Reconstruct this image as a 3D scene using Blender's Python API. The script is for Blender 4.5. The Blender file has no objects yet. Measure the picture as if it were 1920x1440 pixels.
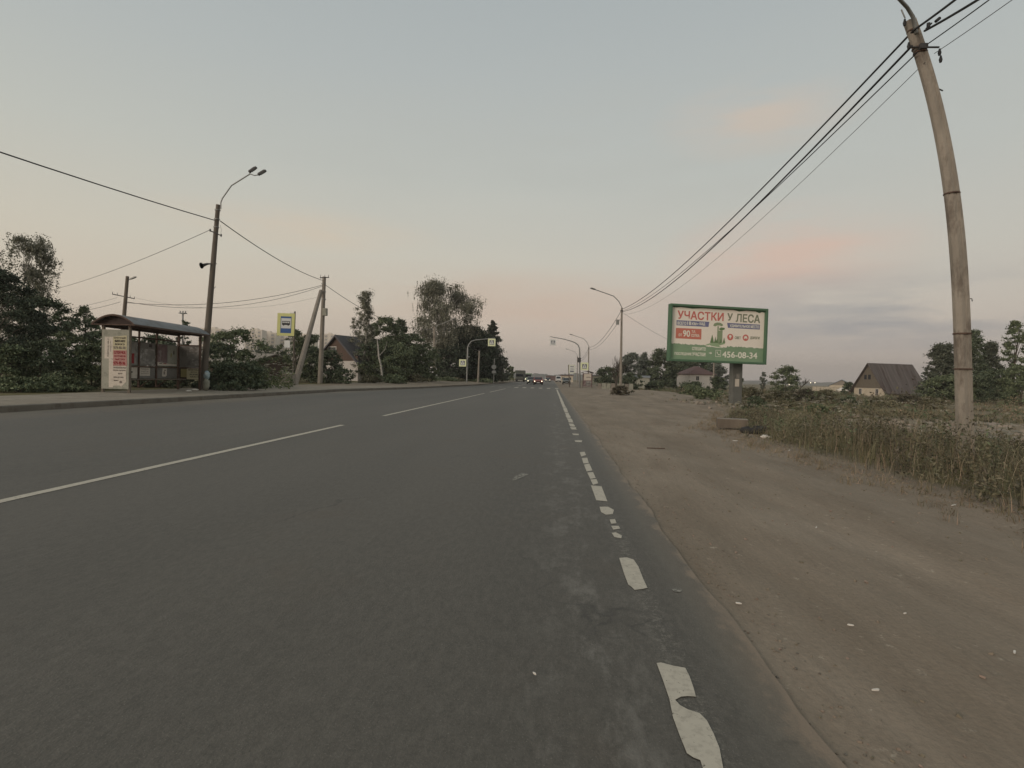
import bpy, math, random
import numpy as np
from mathutils import Vector
R=math.radians
C=bpy.data.collections.new('place'); bpy.context.scene.collection.children.link(C)
S=bpy.context.scene
# ---------------------------------------------------------------- camera
EYE=np.array([0.,0.,1.25])
FWD=np.array([-0.07449684,0.99714255,-0.01252824])
RGT=np.array([0.99690033,0.07478569,0.02443026])
UPV=np.array([-0.02529739,0.01066943,0.99962303])
cd=bpy.data.cameras.new('camera'); cam=bpy.data.objects.new('camera',cd); C.objects.link(cam)
cd.sensor_width=36; cd.lens=36*1000/1920; cd.clip_start=.05; cd.clip_end=9000
from mathutils import Matrix
cam.matrix_world=Matrix(((RGT[0],UPV[0],-FWD[0],EYE[0]),(RGT[1],UPV[1],-FWD[1],EYE[1]),(RGT[2],UPV[2],-FWD[2],EYE[2]),(0,0,0,1)))
S.camera=cam
def P(px,py,d): return EYE+d*(FWD+(px-960)/1000*RGT-(py-720)/1000*UPV)
# ---------------------------------------------------------------- sky
def lin(c):
    return tuple(((v/255)/12.92 if v/255<=.04045 else ((v/255+.055)/1.055)**2.4) for v in c)
W=bpy.data.worlds.new("World"); S.world=W; W.use_nodes=True
nt=W.node_tree; N=nt.nodes; L=nt.links
for n in list(N): N.remove(n)
def nd(t,**k):
    n=N.new(t)
    for a,b in k.items(): setattr(n,a,b)
    return n
def wmath(op,a,b=None,c=None):
    n=nd('ShaderNodeMath',operation=op)
    for i,v in enumerate((a,b,c)):
        if v is None: continue
        if isinstance(v,(int,float)): n.inputs[i].default_value=v
        else: L.new(v,n.inputs[i])
    return n.outputs[0]
def wmix(f,a,b,bt='MIX'):
    n=nd('ShaderNodeMixRGB',blend_type=bt)
    for i,v in zip((0,1,2),(f,a,b)):
        if isinstance(v,(int,float)): n.inputs[i].default_value=v
        elif isinstance(v,tuple): n.inputs[i].default_value=(*v,1)
        else: L.new(v,n.inputs[i])
    return n.outputs[0]
out=nd('ShaderNodeOutputWorld')
sky=nd('ShaderNodeTexSky',sky_type='NISHITA'); sky.sun_disc=False
SUN_EL,SUN_AZ=R(4),R(-138)            # low, behind the camera and to the left
sky.sun_elevation=SUN_EL; sky.sun_rotation=SUN_AZ; sky.air_density=1.2; sky.dust_density=3; sky.ozone_density=2
tc=nd('ShaderNodeTexCoord'); sep=nd('ShaderNodeSeparateXYZ'); L.new(tc.outputs['Generated'],sep.inputs[0])
X_,Y_,Z_=sep.outputs
ramp=nd('ShaderNodeValToRGB'); L.new(wmath('ADD',wmath('MULTIPLY',Z_,1/.62),0),ramp.inputs[0])
stops=[(0,(184,174,166)),(.035,(190,178,168)),(.10,(203,190,177)),(.19,(208,198,184)),(.33,(204,200,188)),(.55,(192,195,189)),(.78,(180,186,185)),(1,(169,177,179))]
el=ramp.color_ramp.elements
while len(el)<len(stops): el.new(.5)
for e,(p,c) in zip(el,stops): e.position=p; e.color=(*lin(c),1)
side=wmath('MULTIPLY_ADD',X_,-.5,.5)       # 1 towards the afterglow in the west
lowf=wmath('SUBTRACT',1,wmath('MINIMUM',1,wmath('MULTIPLY',Z_,2.2)))
tint=wmix(wmath('MULTIPLY',wmath('MAXIMUM',0,wmath('SUBTRACT',side,.45)),.9),(1,1,1),(1.22,1.12,.92))
tint2=wmix(wmath('MULTIPLY',wmath('MAXIMUM',0,wmath('SUBTRACT',.55,side)),1.5),tint,(.84,.86,.92))
grad=wmix(lowf,ramp.outputs[0],wmix(1,ramp.outputs[0],tint2,'MULTIPLY'))
# thin cloud
nz=nd('ShaderNodeTexNoise'); nz.inputs['Scale'].default_value=2.2; nz.inputs['Detail'].default_value=6; nz.inputs['Roughness'].default_value=.62
mp=nd('ShaderNodeMapping'); mp.inputs['Scale'].default_value=(1,1,5.5); L.new(tc.outputs['Generated'],mp.inputs[0]); L.new(mp.outputs[0],nz.inputs[0])
def cloud(direction,rad,squash,col,amt,prev):
    d=Vector(direction).normalized()
    sub=nd('ShaderNodeVectorMath',operation='SUBTRACT'); L.new(tc.outputs['Generated'],sub.inputs[0]); sub.inputs[1].default_value=d
    sc=nd('ShaderNodeVectorMath',operation='MULTIPLY'); L.new(sub.outputs[0],sc.inputs[0]); sc.inputs[1].default_value=(1,1,squash)
    ln=nd('ShaderNodeVectorMath',operation='LENGTH'); L.new(sc.outputs[0],ln.inputs[0])
    f=wmath('MAXIMUM',0,wmath('SUBTRACT',1,wmath('DIVIDE',ln.outputs['Value'],rad)))
    g=wmath('MULTIPLY',wmath('MULTIPLY',f,wmath('MAXIMUM',0,wmath('MULTIPLY_ADD',nz.outputs[0],4,-1.45))),amt)
    return wmix(wmath('MINIMUM',g,1),prev,tuple(lin(col)))
def dirpx(x,y): return P(x,y,1)-EYE
c_=grad
c_=cloud(dirpx(1410,222),.16,2.6,(206,192,178),1.6,c_)
c_=cloud(dirpx(1480,480),.22,2.4,(214,190,175),1.6,c_)
c_=cloud(dirpx(560,425),.25,6,(214,198,177),1.1,c_)
c_=cloud(dirpx(1640,580),.45,6,(148,151,156),1.0,c_)
c_=cloud(dirpx(1800,600),.35,7,(146,149,155),1.2,c_)
c_=cloud(dirpx(1040,590),.45,5,(212,188,172),.8,c_)
c_=cloud(dirpx(850,560),.5,7,(202,184,166),.6,c_)
c_=cloud(dirpx(1150,300),.8,5,(184,186,180),.5,c_)
c_=cloud((math.sin(SUN_AZ),math.cos(SUN_AZ),.12),1.1,1.0,(236,214,186),1.0,c_)
bg1=nd('ShaderNodeBackground'); L.new(sky.outputs[0],bg1.inputs[0]); bg1.inputs[1].default_value=.05
bg2=nd('ShaderNodeBackground'); L.new(c_,bg2.inputs[0]); bg2.inputs[1].default_value=1.04
mx=nd('ShaderNodeMixShader'); mx.inputs[0].default_value=.93; L.new(bg1.outputs[0],mx.inputs[1]); L.new(bg2.outputs[0],mx.inputs[2]); L.new(mx.outputs[0],out.inputs[0])
# ---------------------------------------------------------------- sun (just above the horizon, veiled)
sl=bpy.data.lights.new('sun','SUN'); so=bpy.data.objects.new('sun',sl); C.objects.link(so)
sl.energy=1.5; sl.angle=R(26); sl.color=(1,.87,.77)
sd=Vector((math.sin(SUN_AZ)*math.cos(R(14)),math.cos(SUN_AZ)*math.cos(R(14)),math.sin(R(14))))
so.rotation_euler=sd.to_track_quat('Z','Y').to_euler()
S.view_settings.view_transform='Standard'; S.view_settings.look='None'; S.view_settings.exposure=0; S.view_settings.gamma=1
# ---------------------------------------------------------------- materials
MAT={}
def mat(name,col,rough=.8,var=.25,scale=3.,bump=0.,bscale=40.,metal=0.,emit=None,stain=None,stretch=(1,1,1),island=0.,spec=None):
    """col sRGB; var = noise variation of the thing's own colour; stain=(sRGB,amount,scale)"""
    m=bpy.data.materials.new(name); m.use_nodes=True; t=m.node_tree; n=t.nodes; l=t.links
    b=n['Principled BSDF']; b.inputs['Roughness'].default_value=rough; b.inputs['Metallic'].default_value=metal
    if spec is not None: b.inputs['Specular IOR Level'].default_value=spec
    c=lin(col)
    tc=n.new('ShaderNodeTexCoord'); mp=n.new('ShaderNodeMapping'); mp.inputs['Scale'].default_value=stretch; l.new(tc.outputs['Object'],mp.inputs[0])
    no=n.new('ShaderNodeTexNoise'); no.inputs['Scale'].default_value=scale; no.inputs['Detail'].default_value=6; no.inputs['Roughness'].default_value=.6; l.new(mp.outputs[0],no.inputs[0])
    cr=n.new('ShaderNodeValToRGB'); l.new(no.outputs[0],cr.inputs[0])
    cr.color_ramp.elements[0].position=.3; cr.color_ramp.elements[1].position=.7
    cr.color_ramp.elements[0].color=(*[v*(1-var) for v in c],1); cr.color_ramp.elements[1].color=(*[min(1,v*(1+var)) for v in c],1)
    src=cr.outputs[0]
    if stain:
        sc,am,ss=stain; s2=n.new('ShaderNodeTexNoise'); s2.inputs['Scale'].default_value=ss; s2.inputs['Detail'].default_value=8; s2.inputs['Roughness'].default_value=.7; l.new(mp.outputs[0],s2.inputs[0])
        r2=n.new('ShaderNodeValToRGB'); l.new(s2.outputs[0],r2.inputs[0]); r2.color_ramp.elements[0].position=.5; r2.color_ramp.elements[1].position=.62
        mu=n.new('ShaderNodeMath'); mu.operation='MULTIPLY'; mu.inputs[1].default_value=am; l.new(r2.outputs[0],mu.inputs[0])
        mi=n.new('ShaderNodeMixRGB'); l.new(mu.outputs[0],mi.inputs[0]); l.new(src,mi.inputs[1]); mi.inputs[2].default_value=(*lin(sc),1); src=mi.outputs[0]
    if island:
        ge=n.new('ShaderNodeNewGeometry'); hs=n.new('ShaderNodeHueSaturation')
        mm=n.new('ShaderNodeMapRange'); l.new(ge.outputs['Random Per Island'],mm.inputs[0]); mm.inputs[3].default_value=1-island; mm.inputs[4].default_value=1+island
        l.new(mm.outputs[0],hs.inputs['Value']); 
        m2=n.new('ShaderNodeMapRange'); l.new(ge.outputs['Random Per Island'],m2.inputs[0]); m2.inputs[3].default_value=.53; m2.inputs[4].default_value=.47
        l.new(m2.outputs[0],hs.inputs['Hue']); l.new(src,hs.inputs['Color']); src=hs.outputs[0]
    l.new(src,b.inputs['Base Color'])
    if bump:
        bn=n.new('ShaderNodeTexNoise'); bn.inputs['Scale'].default_value=bscale; bn.inputs['Detail'].default_value=6; l.new(mp.outputs[0],bn.inputs[0])
        bp=n.new('ShaderNodeBump'); bp.inputs['Strength'].default_value=bump; bp.inputs['Distance'].default_value=.02; l.new(bn.outputs[0],bp.inputs['Height']); l.new(bp.outputs[0],b.inputs['Normal'])
    if emit: b.inputs['Emission Color'].default_value=(*lin(emit[0]),1); b.inputs['Emission Strength'].default_value=emit[1]
    MAT[name]=m; return m
def leafmat(name,col,island=.45,nscale=.7):
    g=sum(col)/3; col=tuple(c*.78+g*.22 for c in col); m=mat(name,col,.75,.35,nscale,island=island,spec=.25); return m
def glass(name,col,rough=.1):
    m=mat(name,col,rough,.1); m.node_tree.nodes['Principled BSDF'].inputs['Specular IOR Level'].default_value=.6; return m
mat('concrete',(134,126,115),.9,.14,2.2,.5,60,stain=((96,86,76),.4,3))
mat('pole_concrete',(140,132,120),.9,.24,2.4,.8,45,stain=((94,84,74),.75,3.2),stretch=(1,1,.3))
mat('dark_pole',(98,90,80),.9,.2,3,.5,50,stretch=(1,1,.3))
mat('old_wood',(104,94,82),.9,.25,4,.5,40,stretch=(1,1,.2))
mat('galvanised',(132,132,128),.5,.1,6,metal=.5)
mat('dark_metal',(58,56,54),.6,.2,8)
mat('rust_metal',(86,66,54),.8,.3,9,.2,60,stain=((56,44,36),.6,14))
mat('roof_metal',(116,118,118),.6,.15,2,metal=.15,stain=((92,80,70),.7,3))
mat('gable_brown',(58,44,38),.85,.2,5)
mat('cable',(34,33,34),.7,.1,3)
mat('thin_wire',(70,68,66),.7,.1,3)
mat('panel_greygreen',(150,148,134),.8,.12,2,stain=((96,98,86),.5,4))
mat('panel_blue',(116,112,106),.7,.15,2,stain=((70,66,60),.5,4))
mat('paper',(196,186,172),.9,.07,3,stain=((150,140,128),.4,6))
mat('paper_grey',(140,137,130),.9,.15,4,stain=((84,80,76),.5,6))
mat('paper_yellow',(178,170,140),.9,.08,4)
mat('paper_olive',(136,126,84),.9,.15,4)
mat('paper_red',(168,126,118),.9,.08,5)
mat('paper_pink',(104,82,78),.9,.2,5,stain=((130,118,112),.5,7))
mat('ink',(66,58,54),.9,.1); mat('ink_red',(138,42,44),.9,.1); mat('ink_grey',(122,112,104),.9,.1)
mat('sign_yellow',(208,206,136),.6,.03); mat('sign_white',(208,208,204),.6,.03); mat('sign_blue',(48,86,140),.6,.03); mat('sign_black',(30,30,32),.6,.03)
mat('sign_lime',(214,218,176),.6,.03); mat('sign_slate',(92,96,104),.6,.03); mat('sign_back',(112,114,112),.6,.06)
mat('bb_green',(78,108,82),.7,.08,3,stain=((66,94,70),.5,3)); mat('bb_white',(230,220,206),.8,.03,2); mat('bb_field',(126,150,120),.8,.08,2); mat('bb_fieldlight',(146,166,130),.8,.06,2)
mat('bb_red',(196,110,100),.8,.03); mat('bb_orange',(194,116,98),.8,.03); mat('bb_greytext',(124,128,106),.8,.03); mat('bb_blue',(110,112,142),.8,.03); mat('bb_sage',(134,148,116),.8,.06,3); mat('bb_darksage',(100,124,84),.8,.06,3); mat('bb_tint',(226,222,206),.8,.02)
mat('pillar_grey',(98,98,92),.8,.1,3,stain=((80,80,74),.5,2))
mat('wall_cream',(186,174,154),.9,.08,1.5,stain=((150,136,116),.5,2)); mat('wall_white',(190,184,176),.9,.06,1.5)
mat('wall_brown',(84,68,58),.9,.14,3,stretch=(1,1,.2)); mat('gable_board',(104,96,84),.9,.15,4,stretch=(4,4,.3))
mat('roof_slate',(84,82,84),.85,.1,2); mat('trim_white',(190,184,174),.7,.05)
mat('trunk',(78,70,60),.95,.3,8,.4,30); mat('birch_bark',(176,170,160),.9,.1,4,stain=((60,56,52),.8,7),stretch=(.6,.6,2.4))
mat('apartment',(214,204,190),.9,.05,.1); mat('apartment_window',(150,148,146),.4,.1,.3); mat('apartment_panel',(200,188,172),.9,.05,.1)
glass('window_glass',(48,50,54)); glass('car_glass',(28,32,38),.05)
mat('car_red',(132,62,50),.3,.04); mat('car_grey',(120,122,116),.35,.04); mat('car_white',(196,194,188),.35,.04); mat('car_dark',(52,52,54),.4,.05); mat('truck_green',(64,68,60),.6,.1); mat('bus_green',(128,146,124),.5,.05)
mat('tyre',(26,26,26),.9,.1); mat('plastic_black',(34,34,34),.7,.1); mat('chrome',(160,160,160),.25,.05,metal=.8)
mat('lamp_lit',(255,246,220),.3,0,emit=((255,240,208),3)); mat('lamp_far',(255,246,220),.3,0,emit=((255,236,200),4))
mat('litter',(208,202,192),.8,.06); mat('bag_blue',(142,160,166),.6,.15,9,stain=((196,198,192),.8,7)); mat('stone',(132,124,110),.95,.2,3,.5,20,island=.3)
mat('pebble',(126,114,98),.95,.2,3,island=.25); mat('poster_faded',(122,118,112),.9,.35,2.6,stain=((176,172,166),.75,3.4)); mat('poster_rose',(112,92,90),.9,.3,3,stain=((152,142,138),.7,3.2)); mat('rubber',(44,42,40),.9,.15); mat('kerb_grey',(112,106,96),.95,.12,2,.4,40,stain=((92,82,70),.6,3))
mat('marking',(186,178,162),.85,.08,12,stain=((158,150,136),.6,30))
mat('marking_worn',(142,138,128),.9,.1,12,stain=((98,95,88),.8,22))
leafmat('leaf_dark',(84,96,70)); leafmat('leaf_mid',(98,110,76)); leafmat('leaf_deep',(64,76,58)); leafmat('leaf_birch',(116,116,94)); leafmat('leaf_yellow',(96,98,64)); leafmat('leaf_brown',(90,84,66)); leafmat('leaf_conifer',(84,90,72))
leafmat('leaf_far',(98,106,92)); leafmat('grass_green',(116,112,76),.35,.5); leafmat('grass_dry',(136,120,92),.4,.6); leafmat('weed',(106,102,74),.4,.4); leafmat('grass_pale',(150,138,104),.3,.5); leafmat('umbel',(142,136,118),.25)
leafmat('hogweed',(96,110,66),.35)
# ---------------------------------------------------------------- helpers
def tag(o,label=None,cat=None,group=None,kind=None):
    for k,v in (('label',label),('category',cat),('group',group),('kind',kind)):
        if v: o[k]=v
    return o
def empty(name,loc,label,cat,group=None):
    o=bpy.data.objects.new(name,None); o.empty_display_size=.3; C.objects.link(o); o.location=loc; return tag(o,label,cat,group)
class MB:
    def __init__(s): s.v=[];s.f=[];s.m=[];s.s=[];s.names=[]
    def mi(s,m):
        if m not in s.names: s.names.append(m)
        return s.names.index(m)
    def add(s,vs,fs,m,smooth=False):
        b=len(s.v); s.v+=[tuple(map(float,v)) for v in vs]; k=s.mi(m)
        for f in fs: s.f.append([b+i for i in f]); s.m.append(k); s.s.append(smooth)
        return s
    def box(s,c,d,m,ux=(1,0,0),uy=(0,1,0),uz=(0,0,1)):
        c=np.array(c,float);A=np.array(ux,float)*d[0]/2;B=np.array(uy,float)*d[1]/2;D=np.array(uz,float)*d[2]/2
        vs=[c+i*A+j*B+k*D for k in(-1,1) for j in(-1,1) for i in(-1,1)]
        return s.add(vs,[(0,2,3,1),(4,5,7,6),(0,1,5,4),(2,6,7,3),(0,4,6,2),(1,3,7,5)],m)
    def tube(s,pts,r,m,n=8,smooth=True,cap=True):
        pts=[np.array(p,float) for p in pts]
        if not hasattr(r,'__len__'): r=[r]*len(pts)
        vs=[];fs=[];a=None
        for i,p in enumerate(pts):
            t=pts[min(i+1,len(pts)-1)]-pts[max(i-1,0)]; t=t/(np.linalg.norm(t)+1e-9)
            if a is None:
                a=np.cross(t,(0,0,1.) if abs(t[2])<.9 else (1.,0,0))
            a=a-t*(a@t); a/=np.linalg.norm(a)+1e-9; b=np.cross(t,a)
            for k in range(n):
                an=2*math.pi*(k+.5)/n; vs.append(p+r[i]*(math.cos(an)*a+math.sin(an)*b))
        for i in range(len(pts)-1):
            for k in range(n):
                q=(k+1)%n; fs.append((i*n+k,i*n+q,(i+1)*n+q,(i+1)*n+k))
        s.add(vs,fs,m,smooth)
        if cap:
            s.add(vs[:n],[tuple(range(n))[::-1]],m); s.add(vs[-n:],[tuple(range(n))],m)
        return s
    def plate(s,poly,o,u,v,th,m):
        """polygon in a plane o+u*a+v*b given thickness th along u x v"""
        o=np.array(o,float);u=np.array(u,float);v=np.array(v,float);nn=np.cross(u,v);nn/=np.linalg.norm(nn)
        f=[o+u*a+v*b+nn*th/2 for a,b in poly];g=[o+u*a+v*b-nn*th/2 for a,b in poly];k=len(poly)
        s.add(f+g,[tuple(range(k)),tuple(range(k,2*k))[::-1]]+[(i,k+i,k+(i+1)%k,(i+1)%k) for i in range(k)],m); return s
    def mesh(s,name):
        me=bpy.data.meshes.new(name); me.from_pydata(s.v,[],s.f); me.validate()
        for n in s.names: me.materials.append(MAT[n])
        if len(me.polygons)==len(s.m):
            me.polygons.foreach_set('material_index',s.m); me.polygons.foreach_set('use_smooth',s.s)
        me.update(); return me
    def build(s,name,parent=None,bevel=0):
        me=s.mesh(name)
        o=bpy.data.objects.new(name,me); C.objects.link(o)
        if parent is not None:
            base=parent
            off=Vector((0,0,0))
            while base is not None: off+=base.location; base=base.parent
            me.transform(Matrix.Translation(-off)); o.parent=parent
        if bevel:
            b=o.modifiers.new('bevel','BEVEL'); b.width=bevel; b.segments=2; b.limit_method='ANGLE'
        return o
def thing(mb,name,label,cat,group=None,bevel=0):
    o=mb.build(name,None,bevel); return tag(o,label,cat,group)
_tc={}
def textmesh(s):
    if s not in _tc:
        cu=bpy.data.curves.new('t','FONT'); cu.body=s; cu.resolution_u=3; cu.offset=0
        o=bpy.data.objects.new('t',cu); C.objects.link(o)
        me=bpy.data.meshes.new_from_object(o.evaluated_get(bpy.context.evaluated_depsgraph_get()))
        v=[tuple(x.co[:2]) for x in me.vertices]; f=[tuple(p.vertices) for p in me.polygons]
        bpy.data.objects.remove(o); bpy.data.curves.remove(cu); bpy.data.meshes.remove(me)
        if not v: v=[(0,0)]
        a=np.array(v); lo=a.min(0);hi=a.max(0)
        _tc[s]=((a-lo)/np.maximum(hi-lo,1e-6),f)
    return _tc[s]
class Art:
    """flat printed matter on a plane: o corner, u right, v up (unit), n outwards"""
    def __init__(s,o,u,v): 
        s.o=np.array(o,float);s.u=np.array(u,float);s.v=np.array(v,float);s.n=np.cross(s.u,s.v);s.mb=MB()
    def pt(s,a,b,l): return s.o+s.u*a+s.v*b+s.n*(.002*l)
    def poly(s,p,l,m): s.mb.add([s.pt(a,b,l) for a,b in p],[tuple(range(len(p)))],m)
    def rect(s,a,b,c,d,l,m): s.poly([(a,b),(c,b),(c,d),(a,d)],l,m)
    def disc(s,a,b,r,l,m,n=20,r2=None): s.poly([(a+r*math.cos(2*math.pi*i/n),b+(r2 or r)*math.sin(2*math.pi*i/n)) for i in range(n)],l,m)
    def text(s,t,a,b,c,d,l,m,vert=False):
        v,f=textmesh(t); e=.028*((c-a) if vert else (d-b))
        for k,(ex,ey) in enumerate(((-1,-1),(1,-1),(-1,1),(1,1))):
            if vert: s.mb.add([s.pt(a+(c-a)*(1-y)+e*ex,b+(d-b)*x+e*ey,l+.25*k) for x,y in v],f,m)
            else: s.mb.add([s.pt(a+(c-a)*x+e*ex,b+(d-b)*y+e*ey,l+.25*k) for x,y in v],f,m)
def npmesh(name,V,n,mats,mi=None):
    """V (k*n,3): k separate n-gons"""
    V=np.asarray(V,np.float32); k=len(V)//n
    me=bpy.data.meshes.new(name); me.vertices.add(len(V)); me.vertices.foreach_set('co',V.ravel())
    me.loops.add(len(V)); me.loops.foreach_set('vertex_index',np.arange(len(V),dtype=np.int32))
    me.polygons.add(k); me.polygons.foreach_set('loop_start',(np.arange(k)*n).astype(np.int32)); me.polygons.foreach_set('loop_total',np.full(k,n,np.int32))
    for m in mats: me.materials.append(MAT[m])
    if mi is not None: me.polygons.foreach_set('material_index',np.asarray(mi,np.int32))
    me.update(calc_edges=True); return me
def link(name,me,parent=None):
    o=bpy.data.objects.new(name,me); C.objects.link(o)
    if parent is not None: o.parent=parent
    return o
def hsh(a,b): 
    v=np.sin(np.asarray(a)*127.1+np.asarray(b)*311.7)*43758.5453; return v-np.floor(v)
def vnoise(x,y):
    x=np.asarray(x,float);y=np.asarray(y,float);i=np.floor(x);j=np.floor(y);u=x-i;v=y-j;u=u*u*(3-2*u);v=v*v*(3-2*v)
    return (hsh(i,j)*(1-u)+hsh(i+1,j)*u)*(1-v)+(hsh(i,j+1)*(1-u)+hsh(i+1,j+1)*u)*v
def fbm(x,y): return (vnoise(x,y)+.5*vnoise(2.1*x+7,2.1*y+3)+.25*vnoise(4.3*x+1,4.3*y+9))/1.75
# ---------------------------------------------------------------- ground
def kerbx(y): return np.interp(y,[-50,32,44,68,2000],[-13.,-13.,-11.4,-9.6,-9.2])
def roadz(x): return .12*np.clip((-5-np.asarray(x,float))/8,0,1.2)
def grassx(y): return np.interp(y,[-20,5,12,15,17,22,30,38,46,60,110,400],[4.85,4.75,4.5,4.75,5.3,7.0,8.6,10.4,12.2,11.5,9,9])
def backx(y): return np.interp(y,[-20,14,24,36,50,75,100,2000],[-15.6,-15.8,-17.3,-18.6,-18.3,-13.8,-11.6,-10.6])
def gh(x,y):
    x=np.asarray(x,float);y=np.asarray(y,float)
    kx=kerbx(y)
    z=np.zeros(np.broadcast(x,y).shape)
    n1=fbm(x*.9,y*.35)-.5; n2=fbm(x*.22+5,y*.2)-.5; n3=fbm(x*2.5,y*2.5)-.5
    # right verge and field
    r=np.clip((x-1.0)/1.2,0,1); gx=grassx(y); g=np.clip((x-gx)/2,0,1)
    rut=.03*np.sin(x*4.2+.5*np.sin(y*.3))*np.clip((x-1.5),0,1)*(1-g)
    zr=-.014+r*(.05*n1+.018*n3-.02)+rut*.6+g*(.25*n2+.1*n1)-.16*np.clip((x-5)/14,0,1)+.42*np.exp(-((x-9)/4.5)**2-((y-50)/12)**2)
    # left: under the footway and behind it
    zl=.25+.06*np.clip((-14-x)/3,0,1)+.25*np.clip((-18-x)/20,0,1)*n2+.3*np.clip((y-40)/30,0,1)*np.clip((kx-1.5-x)/4,0,1)
    zroad=roadz(x)-.06
    z=np.where(x>.86,zr,np.where(x>kx+.02,zroad,np.where(x>kx-.35,roadz(kx)-.03,zl)))
    return z
xs=np.concatenate([-np.geomspace(2000,30,24),np.arange(-28,-14,.5),np.arange(-14,-8,.2),np.arange(-8,.6,1.1),[.84,.9,1.0,1.1,1.25],np.arange(1.4,9,.16),np.arange(9.2,24,.4),np.geomspace(25,2000,32)])
ys=np.concatenate([np.arange(-30,0,3),np.arange(0,16,.2),np.arange(16,50,.5),np.arange(50,110,1.5),np.geomspace(112,2000,44)])
XX,YY=np.meshgrid(xs,ys); ZZ=gh(XX,YY)
far=np.clip((np.hypot(XX,YY)-150)/400,0,1); ZZ=ZZ*(1-far)-.25*far*(XX>-9.2)*(XX>1.2)
V=np.stack([XX,YY,ZZ],-1).reshape(-1,3)
nx,ny=len(xs),len(ys); I=(np.arange(ny-1)[:,None]*nx+np.arange(nx-1)[None]).ravel()
F4=np.stack([I,I+1,I+1+nx,I+nx],-1)
me=bpy.data.meshes.new('ground'); me.from_pydata(V.tolist(),[],F4.tolist()); me.polygons.foreach_set('use_smooth',[True]*len(F4))
gm=np.where(XX>0,np.clip((XX-grassx(YY)-.25+1.3*(fbm(XX*1.3,YY*.8)-.5))/.7,0,1),np.clip((backx(YY)-XX+.3+.8*(fbm(XX*1.3,YY)-.5))/.6,0,1))
gm=gm*np.where((XX>6)&(YY>20),np.clip(1.9*fbm(XX*.25+3,YY*.16)-.25,0,1),1)
at=me.attributes.new('grassy','FLOAT','POINT'); at.data.foreach_set('value',gm.ravel().astype(np.float32))
ground=link('ground',me); tag(ground,kind='structure')
def setmat(o,m): o.data.materials.clear(); o.data.materials.append(m)
def tri_noise(t,scale,detail=6,vec=None,rough=.6,mapscale=None):
    n=t.nodes; tc=n.new('ShaderNodeTexCoord'); src=tc.outputs['Object']
    if mapscale:
        mp=n.new('ShaderNodeMapping'); mp.inputs['Scale'].default_value=mapscale; t.links.new(src,mp.inputs[0]); src=mp.outputs[0]
    no=n.new('ShaderNodeTexNoise'); no.inputs['Scale'].default_value=scale; no.inputs['Detail'].default_value=detail; no.inputs['Roughness'].default_value=rough; t.links.new(src,no.inputs[0]); return no.outputs[0]
def ramp2(t,f,a,b,p0,p1):
    r=t.nodes.new('ShaderNodeValToRGB'); t.links.new(f,r.inputs[0]); e=r.color_ramp.elements; e[0].position=p0;e[1].position=p1;e[0].color=(*a,1);e[1].color=(*b,1); return r.outputs[0]
def mixc(t,f,a,b,bt='MIX'):
    m=t.nodes.new('ShaderNodeMixRGB'); m.blend_type=bt
    for i,v in zip((0,1,2),(f,a,b)):
        if isinstance(v,(int,float)): m.inputs[i].default_value=v
        elif isinstance(v,tuple): m.inputs[i].default_value=(*v,1)
        else: t.links.new(v,m.inputs[i])
    return m.outputs[0]
def bumpn(t,hs,b):
    prev=None
    for f,st,di in hs:
        bp=t.nodes.new('ShaderNodeBump'); bp.inputs['Strength'].default_value=st; bp.inputs['Distance'].default_value=di; t.links.new(f,bp.inputs['Height'])
        if prev: t.links.new(prev,bp.inputs['Normal'])
        prev=bp.outputs[0]
    t.links.new(prev,b.inputs['Normal'])
m=bpy.data.materials.new('earth'); m.use_nodes=True; t=m.node_tree; b=t.nodes['Principled BSDF']; b.inputs['Roughness'].default_value=.95; b.inputs['Specular IOR Level'].default_value=.2
dirt=ramp2(t,tri_noise(t,.9,8,mapscale=(1,.35,1)),lin((133,120,104)),lin((160,146,129)),.3,.7)
dirt=mixc(t,ramp2(t,tri_noise(t,.35,4),(0,0,0),(.5,.5,.5),.45,.7),dirt,lin((132,120,104)))
dirt=mixc(t,ramp2(t,tri_noise(t,2.2,7,rough=.7,mapscale=(1,.18,1)),(0,0,0),(.42,.42,.42),.5,.72),dirt,lin((118,104,88)))
dirt=mixc(t,ramp2(t,tri_noise(t,38,3),(0,0,0),(1,1,1),.35,.75),mixc(t,1,dirt,(.84,.84,.84),'MULTIPLY'),dirt)
dirt=mixc(t,ramp2(t,tri_noise(t,9,6,rough=.75),(0,0,0),(.8,.8,.8),.62,.7),dirt,lin((180,168,150)))
gr=ramp2(t,tri_noise(t,1.2,8),lin((78,72,50)),lin((120,112,78)),.3,.7)
a_=t.nodes.new('ShaderNodeAttribute'); a_.attribute_name='grassy'
t.links.new(mixc(t,a_.outputs['Fac'],dirt,gr),b.inputs['Base Color'])
bumpn(t,[(tri_noise(t,1.8,7,mapscale=(1,.22,1)),.7,.09),(tri_noise(t,24,6,rough=.7),.7,.02)],b)
setmat(ground,m); MAT['earth']=m
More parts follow.
